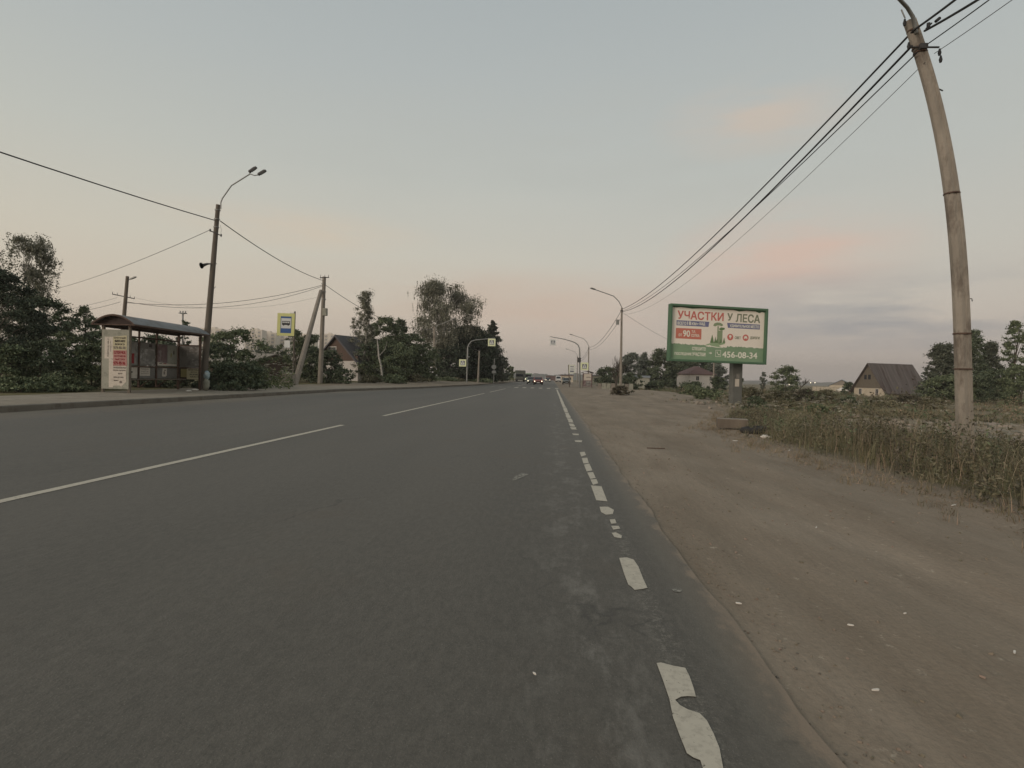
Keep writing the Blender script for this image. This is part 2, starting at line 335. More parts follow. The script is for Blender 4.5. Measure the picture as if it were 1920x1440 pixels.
# ---- road
ry=np.concatenate([np.arange(-20,0,2),np.arange(0,20,.15),np.arange(20,60,.5),np.geomspace(60,1500,60)])
cols=[]
edge=.98+.10*(fbm(ry*1.1,3+ry*0)-.5)+.03*(vnoise(ry*5,ry*0)-.5)
fr=np.linspace(0,1,14)
vs=[];fs=[]
for i,y in enumerate(ry):
    k=float(kerbx(y))+.03
    for x in [*np.linspace(k,-5,8),*np.linspace(-5,edge[i],8)[1:]]: vs.append((x,y,float(roadz(x))))
n_=15
for i in range(len(ry)-1):
    for j in range(n_-1): fs.append((i*n_+j,i*n_+j+1,(i+1)*n_+j+1,(i+1)*n_+j))
me=bpy.data.meshes.new('road'); me.from_pydata(vs,[],fs); road=link('road',me); tag(road,kind='structure')
m=bpy.data.materials.new('asphalt'); m.use_nodes=True; t=m.node_tree; b=t.nodes['Principled BSDF']; b.inputs['Roughness'].default_value=.72; b.inputs['Specular IOR Level'].default_value=.5
c=ramp2(t,tri_noise(t,.55,7,mapscale=(1,.12,1)),lin((85,81,73)),lin((99,94,85)),.3,.7)
c=mixc(t,ramp2(t,tri_noise(t,55,3,rough=.8),(0,0,0),(1,1,1),.3,.72),mixc(t,1,c,(.66,.66,.66),'MULTIPLY'),c)
c=mixc(t,ramp2(t,tri_noise(t,22,7,rough=.78,mapscale=(1,.4,1)),(0,0,0),(.35,.35,.35),.42,.66),c,lin((116,110,101)))
c=mixc(t,ramp2(t,tri_noise(t,34,6,rough=.8,mapscale=(1,.45,1)),(0,0,0),(.5,.5,.5),.52,.68),c,lin((66,62,56)))
c=mixc(t,ramp2(t,tri_noise(t,120,2),(0,0,0),(.7,.7,.7),.62,.72),c,lin((126,122,112)))
# pale worn wheel band beside the edge line, sandy dust along the kerb side
sx=t.nodes.new('ShaderNodeSeparateXYZ'); tcx=t.nodes.new('ShaderNodeTexCoord'); t.links.new(tcx.outputs['Object'],sx.inputs[0])
def band(x0,w):
    a=t.nodes.new('ShaderNodeMath'); a.operation='SUBTRACT'; t.links.new(sx.outputs[0],a.inputs[0]); a.inputs[1].default_value=x0
    d=t.nodes.new('ShaderNodeMath'); d.operation='ABSOLUTE'; t.links.new(a.outputs[0],d.inputs[0])
    e=t.nodes.new('ShaderNodeMapRange'); t.links.new(d.outputs[0],e.inputs[0]); e.inputs[1].default_value=0; e.inputs[2].default_value=w; e.inputs[3].default_value=1; e.inputs[4].default_value=0; return e.outputs[0]
def mul(a,bb):
    q=t.nodes.new('ShaderNodeMath'); q.operation='MULTIPLY'
    for i,v in enumerate((a,bb)):
        if isinstance(v,(int,float)): q.inputs[i].default_value=v
        else: t.links.new(v,q.inputs[i])
    return q.outputs[0]
pn=ramp2(t,tri_noise(t,4.2,8,rough=.74,mapscale=(1,.42,1)),(0,0,0),(1,1,1),.5,.72)
c=mixc(t,mul(mul(band(.22,.42),pn),.62),c,lin((150,145,136)))
pn2=ramp2(t,tri_noise(t,1.1,6,mapscale=(1,.3,1)),(.35,.35,.35),(1,1,1),.35,.6)
c=mixc(t,mul(mul(band(-13.1,1.9),pn2),.9),c,lin((124,112,94)))
c=mixc(t,mul(band(.82,.17),.35),c,lin((114,108,96)))
c=mixc(t,mul(mul(band(1.08,.3),pn2),.9),c,lin((134,120,102)))
c=mixc(t,mul(ramp2(t,tri_noise(t,.8,5),(0,0,0),(1,1,1),.55,.75),.35),c,lin((92,80,66)))
c=mixc(t,mul(mul(band(.57,.1),ramp2(t,tri_noise(t,30,7,rough=.8),(0,0,0),(1,1,1),.5,.62)),.55),c,lin((150,144,132)))
# tar seams and hairline cracks
vo=t.nodes.new('ShaderNodeTexVoronoi'); vo.feature='DISTANCE_TO_EDGE'; vo.inputs['Scale'].default_value=.55; mpv=t.nodes.new('ShaderNodeMapping'); mpv.inputs['Scale'].default_value=(1,.35,1); nzv=t.nodes.new('ShaderNodeTexNoise'); nzv.inputs['Scale'].default_value=2.5; nzv.inputs['Detail'].default_value=6
t.links.new(tcx.outputs['Object'],nzv.inputs[0]); av=t.nodes.new('ShaderNodeMixRGB'); av.blend_type='ADD'; av.inputs[0].default_value=.55; t.links.new(tcx.outputs['Object'],av.inputs[1]); t.links.new(nzv.outputs['Color'],av.inputs[2]); t.links.new(av.outputs[0],mpv.inputs[0]); t.links.new(mpv.outputs[0],vo.inputs[0])
cr_=ramp2(t,vo.outputs['Distance'],(1,1,1),(0,0,0),.0,.008); gate=ramp2(t,tri_noise(t,.5,3),(0,0,0),(1,1,1),.52,.6)
c=mixc(t,mul(mul(cr_,gate),.55),c,lin((52,50,46)))
# dirt swept over the broken right edge
nse=tri_noise(t,5.5,8,rough=.7,mapscale=(1,.5,1)); pe=t.nodes.new('ShaderNodeMath'); pe.operation='MULTIPLY_ADD'; t.links.new(nse,pe.inputs[0]); pe.inputs[1].default_value=.55; t.links.new(sx.outputs[0],pe.inputs[2])
me_=t.nodes.new('ShaderNodeMapRange'); t.links.new(pe.outputs[0],me_.inputs[0]); me_.inputs[1].default_value=1.18; me_.inputs[2].default_value=1.27
c=mixc(t,me_.outputs[0],c,lin((132,117,100)))
t.links.new(c,b.inputs['Base Color']); bumpn(t,[(tri_noise(t,90,4),.6,.006),(tri_noise(t,14,5),.25,.01)],b); setmat(road,m)
# ---- footway and kerb on the left
fy=np.concatenate([np.arange(10.2,60,.5),np.geomspace(60,400,40)])
mb=MB(); kb=MB(); vs=[];fs=[]
for i,y in enumerate(fy):
    k=float(kerbx(y))-.16; bx=float(backx(y))-.25+.35*float(fbm(y*.7,2)-.5)
    z0=float(roadz(k))+.14
    for q in np.linspace(0,1,9):
        x=k+(bx-k)*q; vs.append((x,y,z0+.07*q+.012*float(fbm(x*1.2,y*.8)-.5)+.002))
for i in range(len(fy)-1):
    for j in range(8): fs.append((i*9+j,(i+1)*9+j,(i+1)*9+j+1,i*9+j+1))
me=bpy.data.meshes.new('pavement'); me.from_pydata(vs,[],fs); pav=link('pavement',me); tag(pav,kind='structure')
m=bpy.data.materials.new('sandy_pavement'); m.use_nodes=True; t=m.node_tree; b=t.nodes['Principled BSDF']; b.inputs['Roughness'].default_value=.95
c=ramp2(t,tri_noise(t,1.1,8),lin((128,118,104)),lin((148,138,122)),.3,.7)
c=mixc(t,ramp2(t,tri_noise(t,2.6,8,rough=.7),(0,0,0),(.7,.7,.7),.55,.66),c,lin((108,96,78)))
t.links.new(c,b.inputs['Base Color']); bumpn(t,[(tri_noise(t,25,5),.5,.02)],b); setmat(pav,m)
vs=[];fs=[]
for i,y in enumerate(fy[:110]):
    k=float(kerbx(y)); z0=float(roadz(k)); w=.006*float(vnoise(y*2,5))
    if abs(y-fy[0])<.3: hgt=.05
    elif y>52: hgt=.06
    else: hgt=.15
    for dx,z in ((.0,-.05),(.0,hgt-.02),(-.02,hgt),(-.15,hgt+.002),(-.16,-.05)): vs.append((k+dx,y,z0+z+w))
for i in range(109):
    for j in range(4): fs.append((i*5+j,i*5+j+1,(i+1)*5+j+1,(i+1)*5+j))
me=bpy.data.meshes.new('kerb'); me.from_pydata(vs,[],fs); kerb=link('kerb',me); tag(kerb,kind='structure'); setmat(kerb,MAT['kerb_grey'])
# ---- painted markings
rnd=random.Random(4)
def ragged(x0,x1,y0,y1,step=.12,j=.012,endj=.03):
    n=max(3,int((y1-y0)/step)); L_=[];R_=[]
    for i in range(n+1):
        y=y0+(y1-y0)*i/n; L_.append((x0+rnd.uniform(-j,j),y)); R_.append((x1+rnd.uniform(-j,j),y))
    return L_,R_
def strip(mb,L_,R_,m='marking',dz=.004):
    n=len(L_); vs=[(x,y,float(roadz(x))+dz) for x,y in L_]+[(x,y,float(roadz(x))+dz) for x,y in R_]
    mb.add(vs,[(i,n+i,n+i+1,i+1) for i in range(n-1)],m)
for nm,lo,hi in (('marking',.60,.66),('marking_worn',.50,.60)):
    t=MAT[nm].node_tree; o_=[n for n in t.nodes if n.type=='OUTPUT_MATERIAL'][0]; b_=t.nodes['Principled BSDF']; mxs=t.nodes.new('ShaderNodeMixShader'); tr_=t.nodes.new('ShaderNodeBsdfTransparent')
    f_=ramp2(t,tri_noise(t,26,8,rough=.8),(1,1,1),(0,0,0),lo,hi); t.links.new(f_,mxs.inputs[0]); t.links.new(tr_.outputs[0],mxs.inputs[1]); t.links.new(b_.outputs[0],mxs.inputs[2]); t.links.new(mxs.outputs[0],o_.inputs[0])
mb=MB()
# big near patch with a bite out of it (traced in road metres)
def gp(px,py):
    d=FWD+(px-960)/1000*RGT-(py-720)/1000*UPV; q=EYE+d*((.004-1.25)/d[2]); return (q[0],q[1])
def gpoly(mb,pts,m='marking'):
    q=[gp(*p) for p in pts]; mb.add([(x,y,.004) for x,y in q],[tuple(range(len(q)))[::-1]],m)
gpoly(mb,[(1231,1243),(1240,1242),(1262,1248),(1285,1252),(1293,1268),(1300,1288),(1305,1306),(1290,1305),(1277,1306),(1266,1312),(1255,1310),(1243,1275)])
gpoly(mb,[(1255,1310),(1266,1312),(1275,1322),(1290,1330),(1312,1337),(1325,1350),(1338,1375),(1349,1402),(1356,1440),(1358,1470),(1320,1470),(1318,1440),(1313,1425),(1300,1420),(1288,1412),(1275,1380),(1262,1345)])
gpoly(mb,[(1161,1046),(1175,1045),(1188,1049),(1197,1062),(1206,1085),(1214,1102),(1205,1104),(1190,1106),(1184,1100),(1178,1096),(1170,1075)])
for p in ([(1108,910),(1128,912),(1139,940),(1130,939),(1118,938)],[(1124,950),(1140,950),(1151,956),(1149,964),(1136,965),(1127,960)],
          [(1143,974),(1153,973),(1156,981),(1146,982)],[(1146,986),(1160,986),(1163,991),(1150,993)],[(1147,999),(1155,998),(1166,1004),(1165,1009),(1152,1007)],
          [(1087,848),(1096,847),(1099,853),(1090,856)],[(1091,859),(1101,858),(1104,868),(1094,869)],[(1095,871),(1105,869),(1111,882),(1100,884)],[(1101,886),(1112,885),(1117,896),(1107,898)],[(1107,899),(1118,898),(1122,906),(1112,909)]): gpoly(mb,p)
y=9.9
for y0,y1 in ((10.6,10.9),(11.9,12.2),(13.2,13.8),(14.0,14.9),(15.3,16.8),(17.0,19.5),(19.8,23),(23.2,60)):
    L_,R_=ragged(.50,.64,y0,y1,.3,.02); strip(mb,L_,R_)
tag(mb.build('edge_line'),kind='structure')
mb=MB()
for y0,y1 in ((-10,12.5),(15.6,39.5),(43,58),(78,100),(104,126)):
    L_,R_=ragged(-5.06,-4.94,y0,y1,.25,.004); strip(mb,L_,R_)
tag(mb.build('centre_line'),kind='structure')
mb=MB()
for i in range(14):
    x=.95-1.0*i-.55; L_,R_=ragged(x,x+.42,64.3,68.2,.5,.03)
    if x>-8.5: strip(mb,L_,R_,'marking' if i<6 else 'marking_worn')
tag(mb.build('crosswalk_marking'),kind='structure')
mb=MB()
gpoly(mb,[(960,901),(965,893),(978,887),(992,889),(984,893),(975,896),(970,899)],'marking_worn')
gpoly(mb,[(1260,1105),(1268,1102),(1280,1105),(1276,1110),(1264,1109)],'marking_worn')
tag(mb.build('paint_smear'),kind='structure')
# ---------------------------------------------------------------- distant hills
def ridge(name,a0,a1,r,hf,seed,mat_):
    n=220; az=np.linspace(R(a0),R(a1),n); vs=[];fs=[]
    for i,a in enumerate(az):
        h=hf*(.45+.9*float(fbm(i*.09+seed,seed)))+2.2*float(vnoise(i*.9,seed))+1.2*float(vnoise(i*2.7,seed))
        for rr,z in ((r-260,-1.5),(r-60,h*.8),(r,h),(r+120,h*.7),(r+260,-1.5)): vs.append((rr*math.sin(a),rr*math.cos(a),z))
    for i in range(n-1):
        for j in range(4): fs.append((i*5+j,i*5+j+1,(i+1)*5+j+1,(i+1)*5+j))
    me=bpy.data.meshes.new(name); me.from_pydata(vs,[],fs); o=link(name,me); setmat(o,MAT[mat_]); tag(o,kind='structure')
mat('hill_wood',(92,92,84),.95,.2,.02)
ridge('hills',-75,75,1500,6,3,'hill_wood'); ridge('hills',-12,14,900,7.5,9,'hill_wood')
# ---------------------------------------------------------------- trees
def leafquads(cen,size,rs,droop=0.,asp=.55):
    k=len(cen); d=rs.normal(size=(k,3)); 
    if droop: d[:,2]-=droop
    d/=np.linalg.norm(d,axis=1)[:,None]+1e-9
    e=rs.normal(size=(k,3)); e-=d*(d*e).sum(1)[:,None]; e/=np.linalg.norm(e,axis=1)[:,None]+1e-9
    L_=(size*rs.uniform(.6,1.35,k))[:,None]; a=d*L_; b=e*L_*asp
    q=np.stack([cen-a*.5,cen+b*.5,cen+a*.5,cen-b*.5],1); return q.reshape(-1,3)
def rprof(kind,t):
    if kind=='cone': return (1-t)**.85*(.9+.0*t)+.03
    if kind=='column': return .55+.45*np.sin(np.pi*np.clip(t*.9+.12,0,1))-.35*t**3
    if kind=='spire': return .25+.75*(1-t)**1.1
    if kind=='shrub': return np.sqrt(np.clip(1-(t*.98)**2.2,0,1))
    if kind=='weep': return np.sqrt(np.clip(1-((t-.5)/.56)**2,0.02,1))
    return np.sqrt(np.clip(1-((t-.42)/.6)**2,0.02,1))
TREEN=0
def tree(px,top,width,d,label,kind='round',leaf='leaf_dark',dens=1.,ls=None,cb=.12,group=None,cat='tree',name=None,bark='trunk',base=None,ncl=None,lean=0.,lobes=3,seed=None,sep=1.,gz=None):
    """placed at camera-axis distance d on the ground; px,top,width measured on the photo give its place, height and spread in metres"""
    global TREEN; TREEN+=1; sd=seed or TREEN*7+1; rs=np.random.RandomState(sd); 
    q=P(px,top,d); x,y=q[0],q[1]; z=float(gh(x,y)) if abs(y)<150 else -.2
    if gz is not None: z=gz
    Hh=q[2]-z; Wd=width*d/1000/2
    name=name or ('shrub' if cat in('bush','shrub') else 'broadleaf_tree')
    root=empty(name,(x,y,z),label,cat,group)
    ls=ls or (.045+.0024*d); n_cl=int((ncl or (26+Hh*Wd*3.2))*1.5)
    n_cl=min(n_cl,260)
    # lobes give the outline its lumps
    lob=[(rs.uniform(0,2*math.pi),rs.uniform(.25,.9),rs.uniform(.25,.5)) for _ in range(lobes)]
    cl=[]; heads=[(Wd*.62*rprof(kind,t_)*math.cos(a_),Wd*.62*rprof(kind,t_)*math.sin(a_),(cb+(1-cb)*t_)*Hh) for t_,a_ in zip(np.linspace(.06,.95,9 if Hh<5 else 14),rs.uniform(0,6.28,14))]
    for i in range(n_cl):
        t=((i+rs.uniform(0,1))/n_cl)**(.9 if kind!='cone' else 1.35); a=rs.uniform(0,2*math.pi)
        rr=rprof(kind,t)*Wd
        for la,lt,lw in lob:
            dd=math.cos(a-la); rr*=1+.28*max(0,dd)*math.exp(-((t-lt)/lw)**2)-.22*max(0,-dd)*math.exp(-((t-lt)/lw)**2)
        u=math.sqrt(rs.uniform(.05,1)); rr*=u*.97
        zz=(cb+(1-cb)*t)*Hh; X3=rr*math.cos(a); Y3=rr*math.sin(a)
        if kind not in('cone','spire','shrub') and cb>.045 and i%5!=0:
            # gather the clumps into limbs' own heads, with gaps between them
            if i<5 or rs.uniform()<.06 or len(heads)<4: heads.append((X3,Y3,zz))
            hd=heads[int(np.argmin([(X3-q0)**2+(Y3-q1)**2+1.3*(zz-q2)**2 for q0,q1,q2 in heads]))]
            f_=.62 if kind=='weep' else .36; X3=X3*(1-f_)+hd[0]*f_; Y3=Y3*(1-f_)+hd[1]*f_; zz=zz*(1-f_)+hd[2]*f_
        cl.append((X3,Y3,zz,t,u))
    cl=np.array(cl)
    # trunk and limbs
    mb=MB(); th=Hh*(.93 if kind in('cone','spire','column') else .72); r0=max(.035,Hh*.016)
    tp=[]; bx,by=rs.uniform(-.06,.06,2)*Hh
    for i in range(7):
        f=i/6; tp.append((bx*f*f+lean*Hh*f*f+.04*Hh*.3*math.sin(f*5+sd),by*f*f,-.15+f*(th+.15)))
    tpa=np.array(tp); mb.tube(tp,[r0*(1-.8*i/6) for i in range(7)],bark,7)
    cl[:,0]+=lean*Hh*(cl[:,2]/Hh)**2
    nl=min(len(cl),26 if Hh>3 else 12); pick=rs.choice(len(cl),nl,replace=False)
    for k in pick:
        c=cl[k]; zt=max(.1*Hh,min(th*.97,c[2]-rs.uniform(.1,.32)*Hh*(1 if kind!='cone' else .1))); f=np.clip(zt/th,0,1)
        s0=np.array([np.interp(f,np.linspace(0,1,7),tpa[:,j]) for j in range(3)]); e0=c[:3]; mid=(s0+e0)/2+np.array([0,0,.06*Hh*(1 if kind!='weep' else 2)])*rs.uniform(.2,1)
        rb=r0*(1-.8*f)*.5; mb.tube([s0,mid,e0],[rb,rb*.6,rb*.18],bark,5,cap=False)
    o=mb.build('trunk'); o.parent=root
    # leaves
    cr=Wd*(.27 if kind not in('cone','spire') else .24)*(1.0 if n_cl>50 else 1.15)
    pts=[]
    nper=int(np.clip(185*dens*(cr/(ls*4.2))**1.5,40,460))
    for c in cl:
        g=rs.normal(size=(nper,3)); rad=np.minimum(np.abs(rs.normal(0,.55,nper)),1.15); g/=np.linalg.norm(g,axis=1)[:,None]; sc=rs.uniform(.55,1.25)
        p=g*rad[:,None]*cr*sc*np.array([1,1,.62 if kind not in('weep','spire') else .8])
        if kind=='weep':
            ns=max(6,nper//22); st=c[:3]+rs.normal(size=(ns,3))*cr*.55*np.array([1,1,.5]); ln=rs.uniform(.3,1.4,ns)*min(1.2,Hh*.085)*(.4+c[4])
            tt=rs.uniform(0,1,(ns,14)); sway=rs.normal(0,.05,(ns,1,3))*tt[...,None]*np.array([1,1,.2])
            s3=st[:,None,:]+np.stack([0*tt,0*tt,-tt*ln[:,None]],-1)+sway+rs.normal(0,.035,(ns,14,3))
            pts.append(s3.reshape(-1,3)); pts.append(c[:3]+p[:int(nper*.55)])
        elif kind=='cone':
            # boughs: leaves strung outwards along the branch
            a=math.atan2(c[1],c[0]); tt=rs.uniform(.1,1,nper); rr=np.hypot(c[0],c[1])*1.0+.2
            out=np.stack([math.cos(a)*rr*tt,math.sin(a)*rr*tt,c[2]+(.12*tt-.10*np.sin(tt*3))*rr],-1)+rs.normal(0,1,(nper,3))*np.array([.13,.13,.07])*Wd*(1.1-c[3]); pts.append(out)
        else: pts.append(c[:3]+p)
    pts=np.concatenate(pts); pts=pts[pts[:,2]>.02]
    topz=pts[:,2].max(); pts[:,2]*=np.where(topz>Hh*1.0,Hh/topz,1)
    V=leafquads(pts,ls,rs,droop=.9 if kind=='weep' else 0,asp=.38 if kind=='weep' else .6)
    o=link('crown' if cat=='tree' else 'foliage',npmesh('crown',V,4,[leaf]),root)
    return root
# --- left, nearest mass
tree(50,431,122,30,'tall weeping birch with hanging twigs at the far left edge above the dark trees','weep','leaf_birch',1.0,cb=.28,bark='birch_bark',name='birch_tree',ncl=80)
tree(0,495,150,24.5,'dense dark tree at the left edge in front of the tall weeping birch','round','leaf_deep',1.5)
tree(78,552,130,27,'dark leafy tree below the right side of the tall weeping birch','round','leaf_dark',1.4)
tree(113,580,70,31,'narrow dark tree between the weeping birch and the small round-topped tree','column','leaf_mid')
tree(158,572,76,32,'small round-topped tree left of the bus shelter roof','column','leaf_mid')
tree(190,618,90,30,'low dark tree crown rising just left of the bus shelter panel','round','leaf_mid')
for px,top,w,d,l in ((12,640,110,19.6,'dark overgrown bush at the left edge behind the footway'),(75,632,100,20.4,'dark bush behind the footway, second from the left edge'),
    (128,622,96,22,'tall dark bush midway between the left edge and the bus shelter'),(172,640,80,22.6,'dark bush touching the left side of the bus shelter'),(40,705,90,18.6,'low nettle bush spilling onto the footway at the far left'),(110,700,110,19.8,'low weedy bush on the footway edge left of the bus shelter')):
    tree(px,top,w,d,l,'shrub','leaf_dark' if px%2 else 'leaf_mid',1.5,cb=.02,cat='bush',group='bushes behind the left footway')
tree(226,618,110,27,'bushy tree behind the near end of the bus shelter','round','leaf_mid',cb=.05)
tree(300,622,120,28,'bushy tree behind the middle of the bus shelter','round','leaf_dark',cb=.05)
for px,l in ((262,'low bush seen under the back wall at the near end of the shelter'),(300,'low bush seen under the back wall in the middle of the shelter'),(340,'low bush seen under the back wall at the far end of the shelter')): tree(px,682,64,26.5,l,'shrub','leaf_dark',1.3,cb=.0,cat='bush')
tree(345,600,30,44,'small tree crown peeping over the bus shelter roof','round','leaf_dark',cb=.3)
tree(440,610,118,31,'loose bushy tree just right of the bus shelter and tall lamp pole','round','leaf_mid',1.3,cb=.05)
tree(408,640,80,27.5,'dark bush against the tall lamp pole right of the shelter','shrub','leaf_dark',cb=.02,cat='bush')
tree(436,676,110,26,'rounded dark shrub on the footway edge right of the bus shelter','shrub','leaf_dark',1.4,cb=.02,cat='bush')
tree(476,684,60,29,'small green shrub between the round shrub and the hogweed','shrub','leaf_mid',cb=.02,cat='bush')
tree(500,645,48,66,'far dark tree left of the bus stop sign, below the apartment blocks','round','leaf_far')
tree(522,648,40,62,'far dark tree directly below the bus stop sign','round','leaf_dark')
tree(556,616,64,46,'bush behind the bus stop sign post and the slanting brace','column','leaf_mid',1.1,cb=.05)
tree(584,626,74,47,'dark tree between the slanting brace and the upright utility pole','round','leaf_dark',cb=.05)
tree(624,652,62,46.5,'dark bush just right of the upright utility pole','shrub','leaf_dark',1.2,cb=.02,cat='bush')
tree(576,640,70,50,'dark dense bush filling the gap behind the slanting brace','shrub','leaf_dark',1.2,cb=.0,cat='bush')
tree(606,662,50,45.8,'dark bush hugging the foot of the upright braced pole','shrub','leaf_dark',1.2,cb=.0,cat='bush')
tree(640,688,40,45.5,'low dark bush in front of the white wall of the brown gabled house','shrub','leaf_dark',1.2,cb=.02,cat='bush')
tree(686,541,74,58,'slender sparse birch with a pointed top beside the brown house','spire','leaf_birch',.9,cb=.12,ls=.13,bark='birch_bark',name='birch_tree',ncl=85)
tree(722,590,78,62,'leafy tree just right of the slender pointed birch','round','leaf_mid')
tree(752,595,56,66,'tree with a knobbly top left of the big weeping birch','column','leaf_dark')
tree(694,640,52,57,'bushy tree under the slender pointed birch','round','leaf_dark',1.3,cb=.04)
tree(742,640,100,59,'broad bushy tree behind the white birch stem','round','leaf_mid',1.3,cb=.04)
tree(768,622,84,65,'rounded leafy tree between the knobbly tree and the big weeping birch','round','leaf_mid',1.2,cb=.04)
tree(664,648,50,60,'leafy bush over the roof end of the brown gabled house','round','leaf_dark',1.2,cb=.04)
tree(790,644,76,66,'dark bushy tree left of the white lamp post','round','leaf_mid',1.2,cb=.04)
tree(836,515,140,90,'big weeping birch with a wide crown, tallest tree left of the road','weep','leaf_birch',1.0,cb=.3,bark='birch_bark',name='birch_tree',ncl=95,seed=77,lobes=6)
tree(880,606,104,93,'large dark rounded tree behind the left crossing signs','round','leaf_deep',1.8,cb=.03,ncl=150)
tree(846,640,70,88,'dark tree below the big weeping birch behind the white lamp post','round','leaf_deep',1.4,cb=.03)
tree(914,640,56,96,'dark tree behind the overhead left crossing sign','round','leaf_deep',1.5,cb=.03)
tree(925,601,84,104,'conifer with upturned bough ends at the right end of the tree row','cone','leaf_conifer',1.2,cb=.05,name='conifer_tree',ncl=120)
tree(944,668,34,112,'small tree at the end of the tree row near the parked truck','round','leaf_conifer',cb=.05)
tree(956,686,20,128,'smallest bush beside the white hoarding left of the parked truck','round','leaf_mid',cb=.05,cat='bush')
for i,(px,top,w,d,l) in enumerate(((690,703,40,50,'low scrub right of the white house wall'),(735,700,60,53,'low scrub at the foot of the white birch stem'),(775,698,50,60,'low scrub left of the white lamp post'),(840,706,36,76,'low scrub at the foot of the white lamp post'),(852,707,30,80,'low scrub beside the left crossing pole'),(905,709,50,90,'low scrub at the foot of the big dark tree'))):
    tree(px,top,w,d,l,'shrub','leaf_mid' if i%2 else 'weed',1.2,cb=.0,cat='bush',group='low scrub along the left footway')
# hanging white birch stem
mb=MB(); q=P(714,716,55); g=float(gh(q[0],q[1])); b0=np.array([q[0],q[1],g-.1])
pts=[P(716,y_,55) if y_>690 else P(x_,y_,55) for x_,y_ in ((716,714),(716,700),(714,685),(710,668),(709,650),(707,636))]; pts[0][2]=g-.1
root=empty('birch_sapling',tuple(pts[0]),'bare white birch stem leaning in front of the bushes left of the lamp post','tree'); mb.tube(pts,[.12,.11,.1,.09,.07,.03],'birch_bark',7).build('trunk',root)
MB().tube([pts[3],P(722,655,55),P(726,640,54.8)],[.04,.03,.015],'birch_bark',5).build('branch',root)
# --- right side
def bare(px,top,width,d,label,seed,mat_='trunk'):
    rs=random.Random(seed); q=P(px,top,d); x,y=q[0],q[1]; z=float(gh(x,y)); Hh=q[2]-z; Wd=width*d/2000
    root=empty('bare_tree',(x,y,z),label,'tree'); mb=MB(); tw=MB()
    def br(p,dir_,ln,r,dep):
        pts=[p]; 
        for k in range(3):
            dir_=(dir_+Vector((rs.uniform(-.22,.22),rs.uniform(-.22,.22),rs.uniform(-.05,.16)))).normalized(); p=p+dir_*ln/3; pts.append(p)
        (mb if dep<3 else tw).tube([tuple(a) for a in pts],[r,r*.85,r*.7,r*.5],mat_,5 if dep<3 else 3,cap=False)
        if dep<5:
            for _ in range(3 if dep<4 else 4):
                nd_=(dir_+Vector((rs.uniform(-1,1)*Wd/Hh*1.9,rs.uniform(-1,1)*.8,rs.uniform(-.1,.5)))).normalized(); br(pts[rs.choice((1,2,3))],nd_,ln*rs.uniform(.55,.8),r*.62,dep+1)
    br(Vector((0,0,-.1)),Vector((-.03,0,1)),Hh*.36,Hh*.028,0)
    if seed==9: mb.v+=[]; k0=len(mb.v); mb.v+=tw.v; mb.f+=[[k0+i for i in f] for f in tw.f]; mb.m+=[mb.mi(mat_)]*len(tw.f); mb.s+=tw.s; a=mb.build('trunk'); a.parent=root; return
    a=mb.build('trunk'); a.parent=root; b=tw.build('twigs'); b.parent=root
bare(1157,652,50,72,'bare leafless tree beside the concrete lamp pole right of the road',5)
for px,top,w,d,l,k,lf in ((1140,686,56,95,'low dark bushy tree left of the concrete lamp pole','round','leaf_dark'),(1184,658,62,105,'dark tree just right of the concrete lamp pole','round','leaf_far'),(1207,660,40,112,'thin-topped tree above the grey shed','spire','leaf_far'),
    (1242,651,66,104,'tall dark tree left of the billboard','round','leaf_dark'),(1268,668,60,124,'dark tree behind the left lower corner of the billboard','round','leaf_dark'),(1304,666,84,125,'broad dark tree behind the white cottage with brown roof','round','leaf_dark'),(1345,676,50,120,'dark tree seen under the billboard beside its pillar','column','leaf_far'),
    (1387,702,20,95,'small tree just right of the billboard pillar','round','leaf_mid'),(1432,698,14,110,'tiny lone tree on the horizon right of the billboard','round','leaf_far'),(1474,684,58,85,'loose round tree in the field midway between billboard and old house','round','leaf_mid')):
    tree(px,top,w,d,l,k,lf,.9,cb=.05)
bare(1500,700,30,86,'bare brown bush right of the loose round tree in the field',9,'leaf_brown')
for px,top,w,d,l in ((1182,698,46,78,'clipped dark hedge bush behind the concrete lamp pole'),(1228,713,40,80,'low green bush in front of the grey shed'),(1300,714,60,60,'spreading low bush in front of the white cottage'),(1345,706,40,62,'low bush at the foot of the thin pole under the billboard'),(1322,728,50,38,'green weedy bush left of the billboard pillar'),(1590,716,24,84,'dark bush against the left corner of the old steep-roofed house')):
    tree(px,top,w,d,l,'shrub','leaf_dark' if d>50 else 'leaf_mid',1.1,cb=.0,cat='bush',group='bushes in the right field')
for px,top,w,d,l in ((1768,640,84,58,'feathery dark conifer at the left of the clump behind the near pole'),(1822,616,74,60,'tallest conifer just right of the near concrete pole'),(1858,638,62,64,'conifer second right of the near concrete pole')):
    tree(px,top,w,d,l,'spire','leaf_conifer' if px!=1822 else 'leaf_dark',1.3,cb=.03,name='conifer_tree',ncl=130,group='conifers behind the near concrete pole')
tree(1742,690,30,62,'small wispy bush at the left foot of the conifer clump','round','leaf_far',.7,cb=.03,cat='bush')
tree(1905,600,56,50,'tall loose birch at the right edge of the photo','column','leaf_mid',.9,cb=.1,ncl=90)
tree(1790,700,90,56,'bushy tree low behind the near concrete pole','round','leaf_mid',1.2,cb=.0)
tree(1870,690,80,54,'broad bush at the right between conifers and edge birch','shrub','leaf_dark',1.2,cb=.0,cat='bush')
tree(1918,680,70,48,'dark bush at the right edge under the tall birch','shrub','leaf_mid',1.2,cb=.0,cat='bush')
# weed tuft at foot of the concrete lamp pole
tree(1161,722,40,41,'brown weedy tuft growing at the foot of the concrete lamp pole','shrub','leaf_brown',.9,cb=.0,cat='bush',ls=.13)
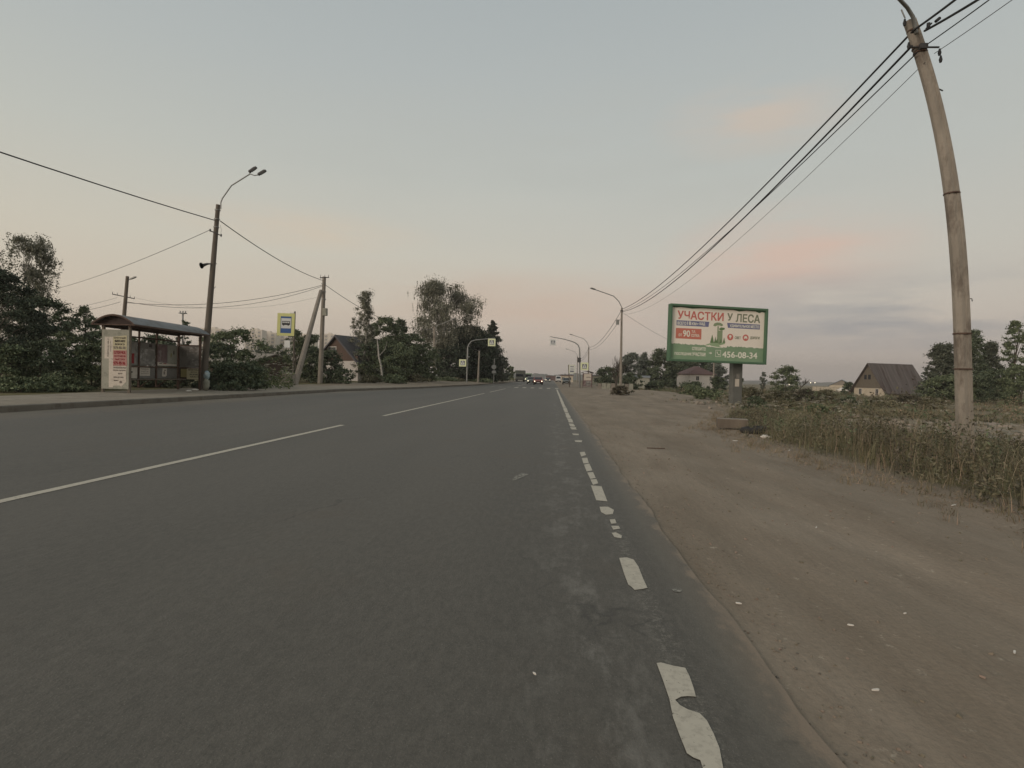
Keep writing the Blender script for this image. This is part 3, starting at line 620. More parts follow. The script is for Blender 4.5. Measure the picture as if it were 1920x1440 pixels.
# ---------------------------------------------------------------- grass, weeds, litter on the right
rs=np.random.RandomState(11)
def blades(n,xf,h0,h1,wd,curl,segs=3):
    x,y,hm=xf; z=gh(x,y); n=len(x)
    h=rs.uniform(h0,h1,n)*hm; a=rs.uniform(0,2*np.pi,n); dx,dy=np.cos(a),np.sin(a); b=rs.uniform(.05,curl,n)*h; px_,py_=-dy,dx
    V=[];w=wd*rs.uniform(.6,1.4,n)
    def pt(f,sgn): 
        o=b*f*f; ww=w*(1-f)*.5*sgn
        return np.stack([x+dx*o+px_*ww,y+dy*o+py_*ww,z-.02+h*f*(1-.12*f)],-1)
    q1=np.stack([pt(0,-1),pt(0,1),pt(.5,1),pt(.5,-1)],1); q2=np.stack([pt(.5,-1),pt(.5,1),pt(.97,1),pt(.97,-1)],1)
    return np.concatenate([q1,q2],1).reshape(-1,3)   # two quads per blade
def scatter(n,x0,x1,y0,y1,prob):
    x=rs.uniform(x0,x1,n);y=rs.uniform(y0,y1,n); p=prob(x,y); k=rs.uniform(0,1,n)<p; return x[k],y[k]
def stuff(name,parts,label):
    V=np.concatenate([p[0] for p in parts]); mats=[]; mi=[]
    for v,m_ in parts:
        if m_ not in mats: mats.append(m_)
        mi.append(np.full(len(v)//4,mats.index(m_)))
    o=link(name,npmesh(name,V,4,mats,np.concatenate(mi))); tag(o,label,'grass',kind='stuff')
# near roadside strip of tall grass
def edgen(x,y): return x-grassx(y)+.12+.12*np.clip((12-y)/6,0,1)-.5*(fbm(x*1.6+2,y*1.1)-.5)
def pr(x,y): return np.clip(edgen(x,y)*1.6-.05,0,1)*(np.hypot(x-4.72,y-14.7)>.55)*(np.hypot(x-7.4,y-10.1)>.16)
def hm(x,y): 
    e=edgen(x,y); return np.clip(.22+.85*e/1.3,.18,1)*(.25+1.15*fbm(x*.8,y*.7))*np.interp(y,[4,9,13,17,24],[1.3,1.05,.74,.55,.45])*np.interp(e,[0,2.2,4,8],[1,1,.55,.35])
def patch(x,y,k,th): return np.clip((fbm(x*1.4+k*13,y*1.2+k*5)-th)*7,0,1)
parts=[]
for k,(mn,nb,w_,cu,th,hs) in enumerate((('grass_green',30000,.011,1.2,.45,1.),('grass_dry',24000,.009,1.4,.44,1.15),('leaf_brown',9000,.008,.9,.5,1.35),('grass_pale',9000,.007,1.5,.54,1.3))):
    x,y=scatter(nb,4.0,13,3.3,26,lambda x,y: pr(x,y)*patch(x,y,k,th)*np.interp(edgen(x,y),[0,2.6,4.5,9],[1,.8,.22,.06])); h=hm(x,y)*hs
    parts.append((blades(0,(x,y,h),.3,1.0,w_,cu),mn))
# tufts straying onto the dirt
tc_=[(float(grassx(y_))-abs(r0_)*.55,y_) for y_,r0_ in zip(rs.uniform(4,24,150),rs.normal(0,1,150))]
tx=np.repeat([q[0] for q in tc_],16)+rs.normal(0,.05,16*150); ty=np.repeat([q[1] for q in tc_],16)+rs.normal(0,.05,16*150)
parts.append((blades(0,(tx,ty,np.full(len(tx),.22)),.3,1,.008,1.3),'grass_dry'))
# broad-leaved weeds, each a stem with leaves round it
def weeds(n,x0,x1,y0,y1,prob,hf,mn,ls_,nl=26,sp=.10):
    x,y=scatter(n,x0,x1,y0,y1,prob); h=hf(x,y)*rs.uniform(.5,1.15,len(x)); k=len(x)
    fr=rs.uniform(.08,1,(k,nl)); a=rs.uniform(0,6.28,(k,nl)); r=(sp*(1.25-fr))*rs.uniform(.2,1.3,(k,nl))
    c=np.stack([x[:,None]+r*np.cos(a),y[:,None]+r*np.sin(a),gh(x,y)[:,None]+h[:,None]*fr],-1).reshape(-1,3)
    return [(leafquads(c,ls_,rs,asp=.42),mn),(blades(0,(x,y,h*1.05),.95,1.,.014,.2),mn)]
parts+=weeds(2600,4.4,10,3.5,22,lambda x,y: pr(x,y)*patch(x,y,5,.48),hm,'weed',.055)
parts+=weeds(2600,4.4,11,3.5,22,lambda x,y: pr(x,y)*patch(x,y,6,.5),lambda x,y:hm(x,y)*1.1,'leaf_brown',.055)
parts+=weeds(700,4.4,11,3.5,22,lambda x,y: pr(x-.4,y)*patch(x,y,7,.52),hm,'leaf_mid',.06)
x,y=scatter(7000,3.9,6.4,3.3,20,lambda x,y: np.clip(1-abs(edgen(x,y)-.1)/.6,0,1)); c=np.stack([x,y,gh(x,y)+.015],-1); c=np.repeat(c,3,0)+rs.normal(0,.03,(len(c)*3,3))*np.array([1,1,.3]); parts.append((leafquads(c,.05,rs,asp=.15),'grass_dry'))
stuff('tall_grass',parts,'tall mixed green and dry grass and weeds along the dirt verge')
# field cover further out
def pr2(x,y): return np.clip((x-grassx(y)-.3)*.8,0,1)*np.clip(3.4*fbm(x*.3+3,y*.22)-1.35,0,1)
P1=[]
def hfm(x,y): return (.12+1.15*np.clip(fbm(x*.3+7,y*.25)*2-.85,0,1))*np.interp(y,[14,19,26],[.35,.6,1])
for k,(mn,nb) in enumerate((('weed',3200),('leaf_mid',3000),('grass_dry',1500),('leaf_brown',900))):
    P1+=weeds(nb*2,7,64,15,95,lambda x,y: pr2(x,y)*np.clip((fbm(x*.35+k*9,y*.3+k)-.42)*6,0,1),hfm,mn,.13,nl=30,sp=.30)
x2,y2=scatter(24000,6,50,15,75,lambda x,y: pr2(x,y)); P1.append((blades(0,(x2,y2,np.full(len(x2),1.)),.15,.6,.02,.9),'grass_dry'))
stuff('meadow_weeds',P1,'rough weedy ground cover over the field beyond the verge')
for px,top,w,d,lf,l in ((1298,720,52,44,'leaf_mid','green bush in the weeds just left of the billboard pillar'),(1408,722,56,42,'weed','rounded weedy bush immediately right of the billboard pillar'),(1418,742,44,27,'leaf_dark','dark low bush right of the foot of the billboard pillar'),(1455,730,60,40,'weed','bushy weeds midway between billboard pillar and the loose round tree'),
    (1512,726,56,46,'leaf_brown','brownish bush below the bare bush in the field'),(1552,728,50,44,'weed','weedy bush in front of the pale panel fence'),(1592,740,40,36,'leaf_dark','dark green low bush in front of the old house corner'),(1650,744,60,38,'weed','weedy bush in front of the middle of the old house'),(1702,738,60,42,'leaf_brown','brown weedy bush in front of the right end of the old house'),
    (1745,742,50,37,'weed','weedy bush between the old house and the near pole'),(1480,752,50,28,'weed','low green clump in the weeds straight below the loose round tree'),(1530,756,40,26,'leaf_mid','low leafy clump left of the white umbel flowers')):
    tree(px,top,w,d,l,'shrub',lf,.8,cb=.0,cat='bush',group='weedy bushes dotted over the right field',ls=.11)
# white-flowering umbels
mb=MB(); r_=random.Random(2); ctr=[]
def umbel_patch(n,f,name,label,leaf='weed'):
    V=[];G_=[]
    for i in range(n):
        x,y,h=f(); z=float(gh(x,y)); hd=r_.uniform(.07,.14)
        for k in range(16):
            a=r_.uniform(0,6.28); q=hd*math.sqrt(r_.random()); V.append((x+q*math.cos(a),y+q*math.sin(a),z+h-q*q*1.5+r_.uniform(-.01,.01)))
        for k in range(10): G_.append((x+r_.gauss(0,.1),y+r_.gauss(0,.1),z+h*r_.uniform(.05,.85)))
        G_.append((x,y,z+h*.5))
    a=leafquads(np.array(V),.055,rs,asp=.8); b=leafquads(np.array(G_),.13,rs,asp=.5)
    st=[]
    o=link(name,npmesh(name,np.concatenate([a,b]),4,['umbel',leaf],[0]*(len(a)//4)+[1]*(len(b)//4))); tag(o,label,'flowers',kind='stuff')
def fu():
    if r_.random()<.5: x,y=r_.gauss(14,1.6),r_.gauss(24,3)
    else: x,y=r_.uniform(8,24),r_.uniform(13,36)
    return max(x,float(grassx(y))+1),y,r_.uniform(.35,.95)
umbel_patch(85,fu,'white_umbel_flowers','pale flat-topped wild flowers scattered in the weeds right of the billboard')
def fh():
    px=r_.uniform(462,548); d=r_.uniform(29,35); q=P(px,700,d); return q[0],q[1],r_.uniform(.4,1.5)
umbel_patch(130,fh,'hogweed','stand of green hogweed with pale flat flower heads left of the concrete bin','hogweed')
# rubble
def rocks(mb,n,f,s0,s1,m='stone'):
    for i in range(n):
        x,y=f(); s=r_.uniform(s0,s1); z=float(gh(x,y))+s*.2; vs=[]
        rot=Matrix.Rotation(r_.uniform(0,6),3,'Z')@Matrix.Rotation(r_.uniform(0,6),3,'X')
        for sx_ in(-1,1):
            for sy in(-1,1):
                for sz in(-1,1):
                    v=rot@Vector((sx_*s*r_.uniform(.4,.8),sy*s*r_.uniform(.3,.6),sz*s*r_.uniform(.2,.45))); vs.append((x+v.x,y+v.y,z+v.z))
        mb.add(vs,[(0,1,3,2),(4,6,7,5),(0,4,5,1),(2,3,7,6),(0,2,6,4),(1,5,7,3)],m)
mb=MB()
def fr_():
    px=r_.uniform(1560,1960)+r_.gauss(0,30); d=r_.uniform(15.5,19.5)+ (px-1560)*.002; q=P(px,770,d); return q[0],q[1]
rocks(mb,420,fr_,.05,.26); 
def fr2():
    px=r_.gauss(1880,40); d=r_.gauss(14.6,.9); q=P(px,790,d); return q[0],q[1]
rocks(mb,160,fr2,.06,.3)
def fr3(): return r_.gauss(9.2,1.2),r_.gauss(32,2.4)
rocks(mb,60,fr3,.05,.22)
def fr4(): return r_.uniform(8,14),r_.gauss(24,2.5)
rocks(mb,40,fr4,.04,.2)
tag(mb.build('rubble'),'heap of pale broken stones and rubble in the right field','rubble',kind='stuff')
mb=MB()
def fp_(): return r_.uniform(1.1,7),2+16*r_.random()**.7
rocks(mb,1500,fp_,.005,.018,'pebble')
def fpe(): return .99+abs(r_.gauss(0,.22)),1.6+14*r_.random()**1.6
rocks(mb,420,fpe,.003,.011,'pebble'); rocks(mb,120,fpe,.003,.012,'kerb_grey')
def fp2(): return r_.uniform(4.2,6),r_.uniform(4,16)
rocks(mb,160,fp2,.008,.028,'pebble')
tag(mb.build('pebbles'),'small pebbles scattered over the dirt verge','pebbles',kind='stuff')
# ---------------------------------------------------------------- poles, lamps, cables
def V3(*a): return np.array(a,float)
def groundat(px,d,dz=0):
    q=P(px,720,d); return V3(q[0],q[1],float(gh(q[0],q[1]))+dz)
CABG='overhead cables strung between the poles'
def cable(a,b,sag,r,label,m='cable',name='overhead_cable',n=22):
    a=V3(*a);b=V3(*b); pts=[a+(b-a)*t-V3(0,0,4*sag*t*(1-t)) for t in np.linspace(0,1,n)]
    return thing(MB().tube(pts,r,m,5),name,label,'cable',CABG)
def lamphead(root,p,dr,ln=.55,w=.2,lit=False,m='galvanised'):
    dr=V3(*dr)/np.linalg.norm(dr); s=np.cross(dr,(0,0,1.)); s/=np.linalg.norm(s); up=np.cross(s,dr); p=V3(*p)
    mb=MB(); mb.box(p+dr*ln*.5,(ln,w,.07),m,dr,s,up); mb.box(p+dr*ln*.45+up*.045,(ln*.8,w*.7,.05),m,dr,s,up)
    o=mb.build('lamp_head',root,.01)
    g=MB(); g.box(p+dr*ln*.55-up*.045,(ln*.6,w*.7,.02),'sign_back',dr,s,up); gl=g.build('lens',o)
# --- bowed concrete pole by the verge
_yy=np.array([868,800,700,600,500,400,300,200,110,40.]); _xx=np.array([1809,1806,1804,1801,1795,1786,1773,1752,1725,1703.]); _pf=np.polyfit(_yy/1000,_xx,4); polex=lambda y:float(np.polyval(_pf,y/1000))
pts=[P(polex(y_),y_,9.75) for y_ in np.linspace(868,40,34)]
np_base=V3(*pts[0]); np_base[2]=float(gh(np_base[0],np_base[1]))
pr_=empty('utility_pole',np_base,'near weathered concrete pole bowing left towards its top in the grass beside the verge','pole')
mb=MB(); pts[0]=pts[0]-V3(0,0,.4); mb.tube(pts,list(np.interp(np.linspace(0,1,34),[0,.5,1],[.118,.109,.08])),'pole_concrete',8,smooth=False); mb.build('shaft',pr_,.012)
mb=MB(); off=RGT*.06-FWD*.075
mb.tube([V3(*p)+off for p in pts],list(np.interp(np.linspace(0,1,34),[0,.5,1],[.06,.052,.03])),'pole_concrete',6,smooth=False); mb.build('raised_edge',pr_)
def onpole(py):
    return P(polex(py),py,9.75)
for y_,r_b in ((92,.10),(100,.10),(364,.115),(626,.128),(692,.13),(60,.09)):
    p=onpole(y_); mb=MB(); mb.tube([p+RGT*.012-FWD*.015-V3(0,0,.012),p+RGT*.012-FWD*.015+V3(0,0,.012)],r_b+.012,'rust_metal',10,smooth=False); mb.build('strap',pr_)
mb=MB(); p=onpole(95); mb.box(p-FWD*.12,(.13,.07,.09),'dark_metal',RGT,FWD,UPV); mb.tube([p-RGT*.26-FWD*.1,p+RGT*.3-FWD*.1],.018,'dark_metal',6); mb.build('bracket',pr_)
for dx_,y_ in ((-.24,93),(.28,105),(-.17,50),(.26,118)):
    p=onpole(y_)+RGT*dx_-FWD*.1; mb=MB(); mb.tube([p-V3(0,0,.05),p,p+V3(0,0,.03),p+V3(0,0,.07)],[.02,.03,.022,.014],'plastic_black',8); mb.build('insulator',pr_)
mb=MB(); p=onpole(165)+RGT*.13; mb.tube([p,p+RGT*.12-V3(0,0,.05)],.012,'dark_metal',5); mb.build('peg',pr_)
mb=MB(); p=P(1817,560,9.7); mb.tube([p-RGT*.02,p+RGT*.05,p+RGT*.06-V3(0,0,.05)],.008,'dark_metal',5); mb.build('hook',pr_)
mb=MB(); mb.tube([P(1718,62,9.65),P(1712,32,9.6),P(1701,14,9.5),P(1684,-4,9.3),P(1640,-60,8.9),P(1580,-100,8.4)],[.032,.032,.03,.028,.026,.024],'galvanised',8); mb.build('lamp_arm',pr_)
mb=MB(); p=P(1692,22,9.7); mb.tube([P(1697,34,9.7),P(1690,18,9.7)],.012,'galvanised',5); mb.build('pin',pr_)
# --- concrete lamp poles down the right verge
def rpole(px,topy,d,armpx,armpy,label,r=.15):
    b=groundat(px,d); t=P(px+2.0*50/d,topy,d); root=empty('lamp_pole',b,label,'lamp pole','lamp poles along the right verge')
    MB().tube([b-V3(0,0,.3),t],[r,r*.62],'concrete',8,smooth=False).build('shaft',root)
    e=P(armpx,armpy,d-1.5); up=t+V3(-.05,0,.3)
    l=e-t; k1=t+V3(l[0]*.12,l[1]*.1,l[2]*.35+.1); k2=t+V3(l[0]*.32,l[1]*.3,l[2]*.72)
    MB().tube([t-V3(0,0,.7),t+V3(0,0,.05),k1,k2,e],.04,'galvanised',7).build('lamp_arm',root)
    lamphead(root,e,(e-k2)/1.)
    mb=MB(); mb.tube([t-V3(0,0,.35),t-V3(0,0,.25)],r*.62+.05,'dark_metal',8); mb.build('bracket',root)
    return t
ft=rpole(1164,577,53,1116,543,'concrete lamp pole with long arm standing left of the billboard')
MB().box(P(1158,604,52.7),(.3,.2,.5),'galvanised').build('junction_box',bpy.data.objects['lamp_pole'],.02)
t2=rpole(1103,650,98,1073,628,'second lamp pole from the camera on the right, behind the crossing sign')
t3=rpole(1082,668,146,1064,655,'third and farthest lamp pole on the right side of the road')
def npa(y_,dx_=0): return onpole(y_)+RGT*dx_-FWD*.12
fa=ft-V3(0,0,.15); fb=ft-V3(0,0,.4)
cable(fa,npa(64,-.06),.78,.020,'upper thick black cable between the near concrete pole and the lamp pole')
cable(fb,npa(94,-.2),1.0,.022,'lower thick black cable between the near concrete pole and the lamp pole')
cable(fb+V3(0,0,.06),npa(106,-.14),.75,.012,'thin cable close under the thick ones between near pole and lamp pole')
cable(fb-V3(0,0,.25),npa(124,-.05),1.2,.006,'thinnest grey wire hanging lowest between near pole and lamp pole','thin_wire')
def beyond(p,px,py,dd): return p,P(px,py,dd)
cable(npa(64,-.06),P(2020,-190,5.8),.05,.020,'thick black cable leaving the near pole top towards the upper right corner')
cable(npa(66,.12),P(2080,-165,5.8),.05,.021,'second black cable with clamps leaving the near pole to the upper right')
cable(npa(90,.1),P(2090,-180,6.2),.03,.010,'medium thin cable leaving the near pole to the upper right, third from the top')
cable(npa(108,.16),P(2130,-170,6.2),.03,.006,'thinnest wire leaving the near pole to the upper right corner','thin_wire')
mb=MB(); a=npa(62,.16); mb.tube([a,a+RGT*.1+V3(0,0,.1)],.014,'plastic_black',6); mb.tube([a+RGT*.04+V3(0,0,.02),a+RGT*.04+V3(0,0,.10)],.03,'plastic_black',7); mb.tube([a+RGT*.17+V3(0,0,.13),a+RGT*.24+V3(0,0,.19)],.028,'plastic_black',7); mb.build('anchor_clamp',pr_)
cable(ft-V3(0,0,.2),t2-V3(0,0,.1),1.0,.022,'upper cable from the right lamp pole to the next one down the road')
cable(ft-V3(.1,0,1.1),t2-V3(0,0,.5),.9,.018,'lower cable from the right lamp pole to the next one down the road')
cable(t2-V3(0,0,.2),t3-V3(0,0,.1),1.2,.025,'upper cable between the two farthest right lamp poles')
cable(t2-V3(0,0,.8),t3-V3(0,0,.5),1.2,.022,'lower cable between the two farthest right lamp poles')
b=groundat(1338,72); t=P(1339,664,72)
up_=empty('utility_pole',b,'thin bare pole behind the billboard beside the white cottage','pole'); MB().tube([b-V3(0,0,.3),t],[.13,.1],'concrete',8).build('shaft',up_)
MB().tube([t-V3(.3,0,.15),t+V3(.3,0,-.15)],.03,'dark_metal',5).build('crossarm',up_)
cable(ft-V3(0,0,.4),t-V3(0,0,.1),.7,.012,'single thin wire falling from the lamp pole towards the billboard','thin_wire')
# --- tall leaning lamp pole beside the shelter
b=groundat(380,24.9); b[2]=.30; t=P(409,384,24.9)
lp=empty('lamp_pole',b,'tall dark lamp pole leaning right beside the bus shelter with twin lamp heads','lamp pole')
def al(f): return b+(t-b)*f
def lpy(py): return P(float(np.interp(py,[384,735],[409,380])),py,24.9)
MB().tube([b-V3(0,0,.3),al(.3),al(.7),t],[.15,.135,.112,.09],'dark_pole',10).build('shaft',lp)
a=[P(414,392,24.8),P(414,380,24.8),P(417,372,24.8),P(434,348,24.7),P(469,326,24.6)]
MB().tube(a,.028,'galvanised',7).build('lamp_arm',lp)
MB().tube([P(472,321,24.6),P(467,323,24.6),P(469,326,24.6),P(477,329,24.6),P(484,328,24.6)],.022,'galvanised',7).build('fork',lp)
lamphead(lp,P(467,323,24.6),P(483,312,24.6)-P(467,323,24.6),.42,.13,m='dark_metal'); lamphead(lp,P(484,328,24.6),P(500,318.5,24.6)-P(484,328,24.6),.42,.13,m='dark_metal')
for y_ in (411,426,394): 
    p=lpy(y_); MB().tube([p-V3(0,0,.02),p+V3(0,0,.02)],.125,'galvanised',10).build('strap',lp)
p=lpy(437); MB().tube([P(394,432.5,24.8),P(414,441.5,24.8)],.025,'dark_metal',6).build('crossarm',lp)
for q in (P(394,432.5,24.8),P(414.5,442,24.8)): MB().tube([q-V3(0,0,.05),q+V3(0,0,.02),q+V3(0,0,.08)],[.02,.045,.03],'sign_back',8).build('insulator',lp)
p=P(388,495,24.7); mb=MB(); mb.tube([P(396,494.5,24.7),P(388,495,24.7),P(382,497,24.7),P(377.5,498,24.6)],[.025,.05,.07,.14],'dark_metal',12,cap=False); mb.tube([P(377.6,498,24.6),P(377.2,498,24.6)],[.14,.05],'plastic_black',12); 
sp=mb.build('loudspeaker',lp)
MB().tube([lpy(494.5)-RGT*.14,lpy(494.5)+RGT*.16],.02,'dark_metal',6).build('speaker_bracket',lp)
MB().tube([lpy(541)-RGT*.14,lpy(541)+RGT*.12,lpy(541)+RGT*.2+V3(0,0,.08)],.014,'dark_metal',6).build('hook',lp)
MB().tube([P(413,422,24.7),P(415,430,24.7),P(414,441,24.7)],.006,'thin_wire',4).build('drop_wire',lp)
# --- A-frame utility pole
b2=groundat(600,44.6); t=P(608,519,44.6); ap=empty('utility_pole',b2,'upright concrete utility pole with a slanting brace and grey box left of the brown house','pole')
MB().tube([b2-V3(0,0,.3),t],[.21,.14],'concrete',8,smooth=False).build('shaft',ap)
b3=groundat(551,38.8); t3_=P(602,545,44.3)
MB().tube([b3-V3(0,0,.3),t3_],[.22,.15],'concrete',8,smooth=False).build('brace',ap)
p=P(609.5,585,44.3); MB().box(p,(.36,.3,.62),'panel_greygreen').build('meter_box',ap,.04)
MB().tube([P(600,521,44.5),P(617,520,44.5)],.04,'dark_metal',6).build('crossarm',ap)
for q in (601,609,616): MB().tube([P(q,521,44.5),P(q,515,44.5)],[.03,.012],'dark_metal',6).build('insulator',ap)
for y_ in (532,547,561): p=P(607,y_,44.6); MB().tube([p-V3(0,0,.03),p+V3(0,0,.03)],.19,'galvanised',8).build('strap',ap)
cable(lpy(414)+RGT*.15,P(606,526,44.5),.32,.022,'black cable from the tall leaning lamp pole down to the braced utility pole')
cable(lpy(413)-RGT*.12,(-14.6,-22,6.2),.85,.022,'black cable running from the leaning lamp pole out of the left edge')
cable(P(394,431,24.8),P(60,552,44),.35,.012,'thin wire from the small bracket of the leaning lamp pole to the left birch','thin_wire')
# --- far leaning pole
b4=groundat(222,42); t=P(239,518,42); fp=empty('utility_pole',b4,'leaning wooden pole with crossarm and small lamp behind the bus shelter','pole')
MB().tube([b4-V3(0,0,.3),t],[.18,.12],'old_wood',8).build('shaft',fp)
MB().tube([P(211,551.5,42),P(252,560,42)],.035,'dark_metal',6).build('crossarm',fp)
for q,y_ in ((211,549),(220,551),(244,556),(252,558)): MB().tube([P(q,y_+2,42),P(q,y_-2,42)],[.03,.015],'sign_back',6).build('insulator',fp)
MB().tube([P(238,526,42),P(245,523.5,42)],.025,'dark_metal',6).build('lamp_arm',fp); lamphead(fp,P(244,523.5,42),P(255,519,42)-P(244,523.5,42),.5,.16)
cable(P(232,567,42),P(606,534,44.5),.75,.018,'upper wire from the leaning wooden pole to the braced utility pole')
cable(P(238,566,42),P(606,536,44.5),1.05,.016,'lower wire from the leaning wooden pole to the braced utility pole')
cable(P(252,558,42),P(596,557,44.5),.9,.007,'faint lowest wire between the leaning wooden pole and the braced utility pole','thin_wire')
cable(P(220,558,42),P(60,590,46),.15,.010,'thin wire from the crossarm of the wooden pole towards the left trees','thin_wire')
cable(P(226,566,42),P(80,592,46),.2,.014,'cable from the wooden pole shaft towards the left trees')
# --- white lamp post and thin poles left
b=groundat(815,76); t=P(814.5,613,76); wp=empty('lamp_pole',b,'white concrete lamp post before the big weeping birch left of the road','lamp pole')
MB().tube([b-V3(0,0,.3),t],[.2,.15],'pole_concrete',8).build('shaft',wp)
MB().tube([t-V3(0,0,.5),t+V3(.5,0,.3),P(830,607,75.5),P(848,599,75)],.05,'galvanised',7).build('lamp_arm',wp); lamphead(wp,P(847,599.5,75),P(856,595,75)-P(847,599.5,75),.7,.25)
cable(P(611,535,44.6),P(815,617,76),1.2,.022,'cable from the braced utility pole past the slender birch to the white lamp post')
b=groundat(896,84); t=P(899,657,84); gp_=empty('lamp_pole',b,'thin grey pole before the dark trees, between crossing sign pole and round sign','pole')
MB().tube([b-V3(0,0,.3),t],[.17,.12],'concrete',8).build('shaft',gp_); MB().tube([t-V3(0,0,.1),t+V3(0,0,.06)],.14,'dark_metal',8).build('cap',gp_)
# --- signs
def squaresign(root,c,w,face=(0,-1,0),lime=True,h=None,flat=.03,plate=1.0):
    """yellow-edged pedestrian crossing sign, walking figure on a triangle"""
    n=V3(*face); u=np.cross((0,0,1.),n); c=V3(*c); v=V3(0,0,1)
    if u@RGT<0: u=-u
    n=np.cross(u,v)
    mb=MB(); mb.box(c,(w,.03,w),'sign_lime' if lime else 'sign_white',u,-n,v); o=mb.build('sign_panel',root,.01)
    a=Art(c-u*w/2-v*w/2+n*.016,u,v); s=w
    a.rect(.06*s,.06*s,.94*s,.94*s,1,'sign_lime' if lime else 'sign_white'); a.rect(.2*s,.2*s,.8*s,.8*s,2,'sign_slate')
    a.poly([(.23*s,.27*s),(.77*s,.27*s),(.56*s,.77*s),(.44*s,.77*s)],3,'sign_white')
    k='sign_slate'
    a.disc(.51*s,.66*s,.035*s,4,k,10)
    a.poly([(.47*s,.62*s),(.54*s,.62*s),(.54*s,.46*s),(.46*s,.46*s)],4,k)
    a.poly([(.46*s,.46*s),(.50*s,.46*s),(.44*s,.30*s),(.39*s,.30*s)],4,k); a.poly([(.50*s,.46*s),(.54*s,.46*s),(.63*s,.30*s),(.58*s,.30*s)],4,k)
    a.poly([(.47*s,.60*s),(.48*s,.57*s),(.40*s,.48*s),(.38*s,.50*s)],4,k); a.poly([(.54*s,.60*s),(.54*s,.57*s),(.63*s,.50*s),(.64*s,.53*s)],4,k)
    for q in (.3,.45,.6): a.rect(q*s,.225*s,(q+.09)*s,.255*s,4,k)
    g=a.mb.build('pictogram',o)
    return o
b=groundat(875,78); gl=empty('crossing_sign_pole',b,'curved gantry pole with two lime-edged pedestrian crossing signs left of the road','sign','pedestrian crossing gantries')
MB().tube([b-V3(0,0,.3),P(877,652,78),P(879,646,78),P(884,640,78),P(892,637.5,78),P(908,636,78),P(928,634,78)],[.12,.11,.09,.08,.08,.07,.06],'galvanised',8).build('post',gl)
squaresign(gl,P(867.5,680.5,77.8),1.05); squaresign(gl,P(922,642,77.8),1.1)
MB().tube([P(877,668,77.8),P(880,670,77.8)],[.1,.1],'galvanised',8).build('clamp',gl)
b=groundat(1087,80,.0); gr_=empty('crossing_sign_pole',b,'curved gantry pole with white-edged crossing sign hanging over the road on the right','sign','pedestrian crossing gantries')
MB().tube([b-V3(0,0,.3),P(1087,662,80),P(1086.5,653,80),P(1084,647,80),P(1079,643,80),P(1072,640,80),P(1058,636,80),P(1031,631,80)],[.13,.12,.09,.085,.08,.07,.06,.05],'galvanised',8).build('post',gr_)
squaresign(gr_,P(1037,642,79.8),.95,lime=False); squaresign(gr_,P(1096,687,79.5),1.15)
MB().box(P(1086,675,79.7),(.5,.3,.7),'dark_metal').build('signal_box',gr_,.03)
# bus stop sign, left
b=groundat(549,38.2); bs=empty('bus_stop_sign',b,'yellow bus stop sign with blue panel on a slim post beside the slanting brace','sign')
MB().tube([b-V3(0,0,.3),P(553,584,38.2)],.055,'dark_pole',8).build('post',bs)
c=P(536,608.5,38); u=RGT-V3(0,0,RGT[2]); u/=np.linalg.norm(u); u=u*math.cos(R(8))+np.cross((0,0,1.),u)*math.sin(R(8)); v=V3(.02,0,1.0); n=np.cross(u,v)
w,h=1.18,1.6
o=MB().box(c,(w,.04,h),'sign_yellow',u,-n,v).build('sign_panel',bs,.01)
a=Art(c-u*w/2-v*h/2+n*.022,u,v); a.rect(.2*w,.12*h,.82*w,.86*h,1,'sign_blue'); a.rect(.23*w,.33*h,.79*w,.78*h,2,'sign_white')
a.rect(.28*w,.48*h,.74*w,.65*h,3,'sign_black')
for k in range(4): a.rect((.31+.105*k)*w,.565*h,(.385+.105*k)*w,.625*h,4,'sign_white')
a.disc(.38*w,.475*h,.04*w,3,'sign_black',12); a.disc(.64*w,.475*h,.04*w,3,'sign_black',12)
g=a.mb.build('pictogram',o)
MB().box(P(548,587,38.1),(.35,.03,.03),'galvanised').build('bracket',bs)
MB().box(P(538.5,645,38.1),(.42,.03,.52),'sign_white').build('timetable_plate',bs,.01)
MB().tube([P(538.5,638,38.1),P(549,634,38.1)],.02,'galvanised',6).build('bracket',bs)
# bus stop sign, right (seen small)
b=groundat(1068,84); br_=empty('bus_stop_sign',b,'white rectangular bus stop sign beside the right crossing gantry','sign')
MB().tube([b-V3(0,0,.3),P(1066,684,84)],.08,'dark_pole',8).build('post',br_)
c=P(1072.5,692,83.6); u=V3(1,0,0);v=V3(0,0,1);n=V3(0,-1,0); w,h=.95,1.3
o=MB().box(c,(w,.05,h),'sign_lime',u,-n,v).build('sign_panel',br_,.01)
a=Art(c-u*w/2-v*h/2+n*.03,u,v); a.rect(.06*w,.05*h,.94*w,.95*h,1,'sign_white'); a.rect(.2*w,.75*h,.8*w,.82*h,2,'sign_black'); a.rect(.25*w,.47*h,.78*w,.54*h,2,'sign_back'); a.rect(.2*w,.15*h,.8*w,.3*h,2,'sign_slate'); g=a.mb.build('pictogram',o)
# back of round sign, left
b=groundat(925.5,86); rd=empty('road_sign',b,'grey back of a round road sign at the end of the left footway','sign')
MB().tube([b-V3(0,0,.3),P(927,672,86)],.05,'galvanised',8).build('post',rd)
c=P(926,688,85.8); MB().tube([c-V3(0,.02,0),c+V3(0,.02,0)],.38,'sign_back',24,smooth=False).build('round_plate',rd)
MB().box(P(926,697.5,85.8),(.62,.03,.42),'sign_back').build('lower_plate',rd)
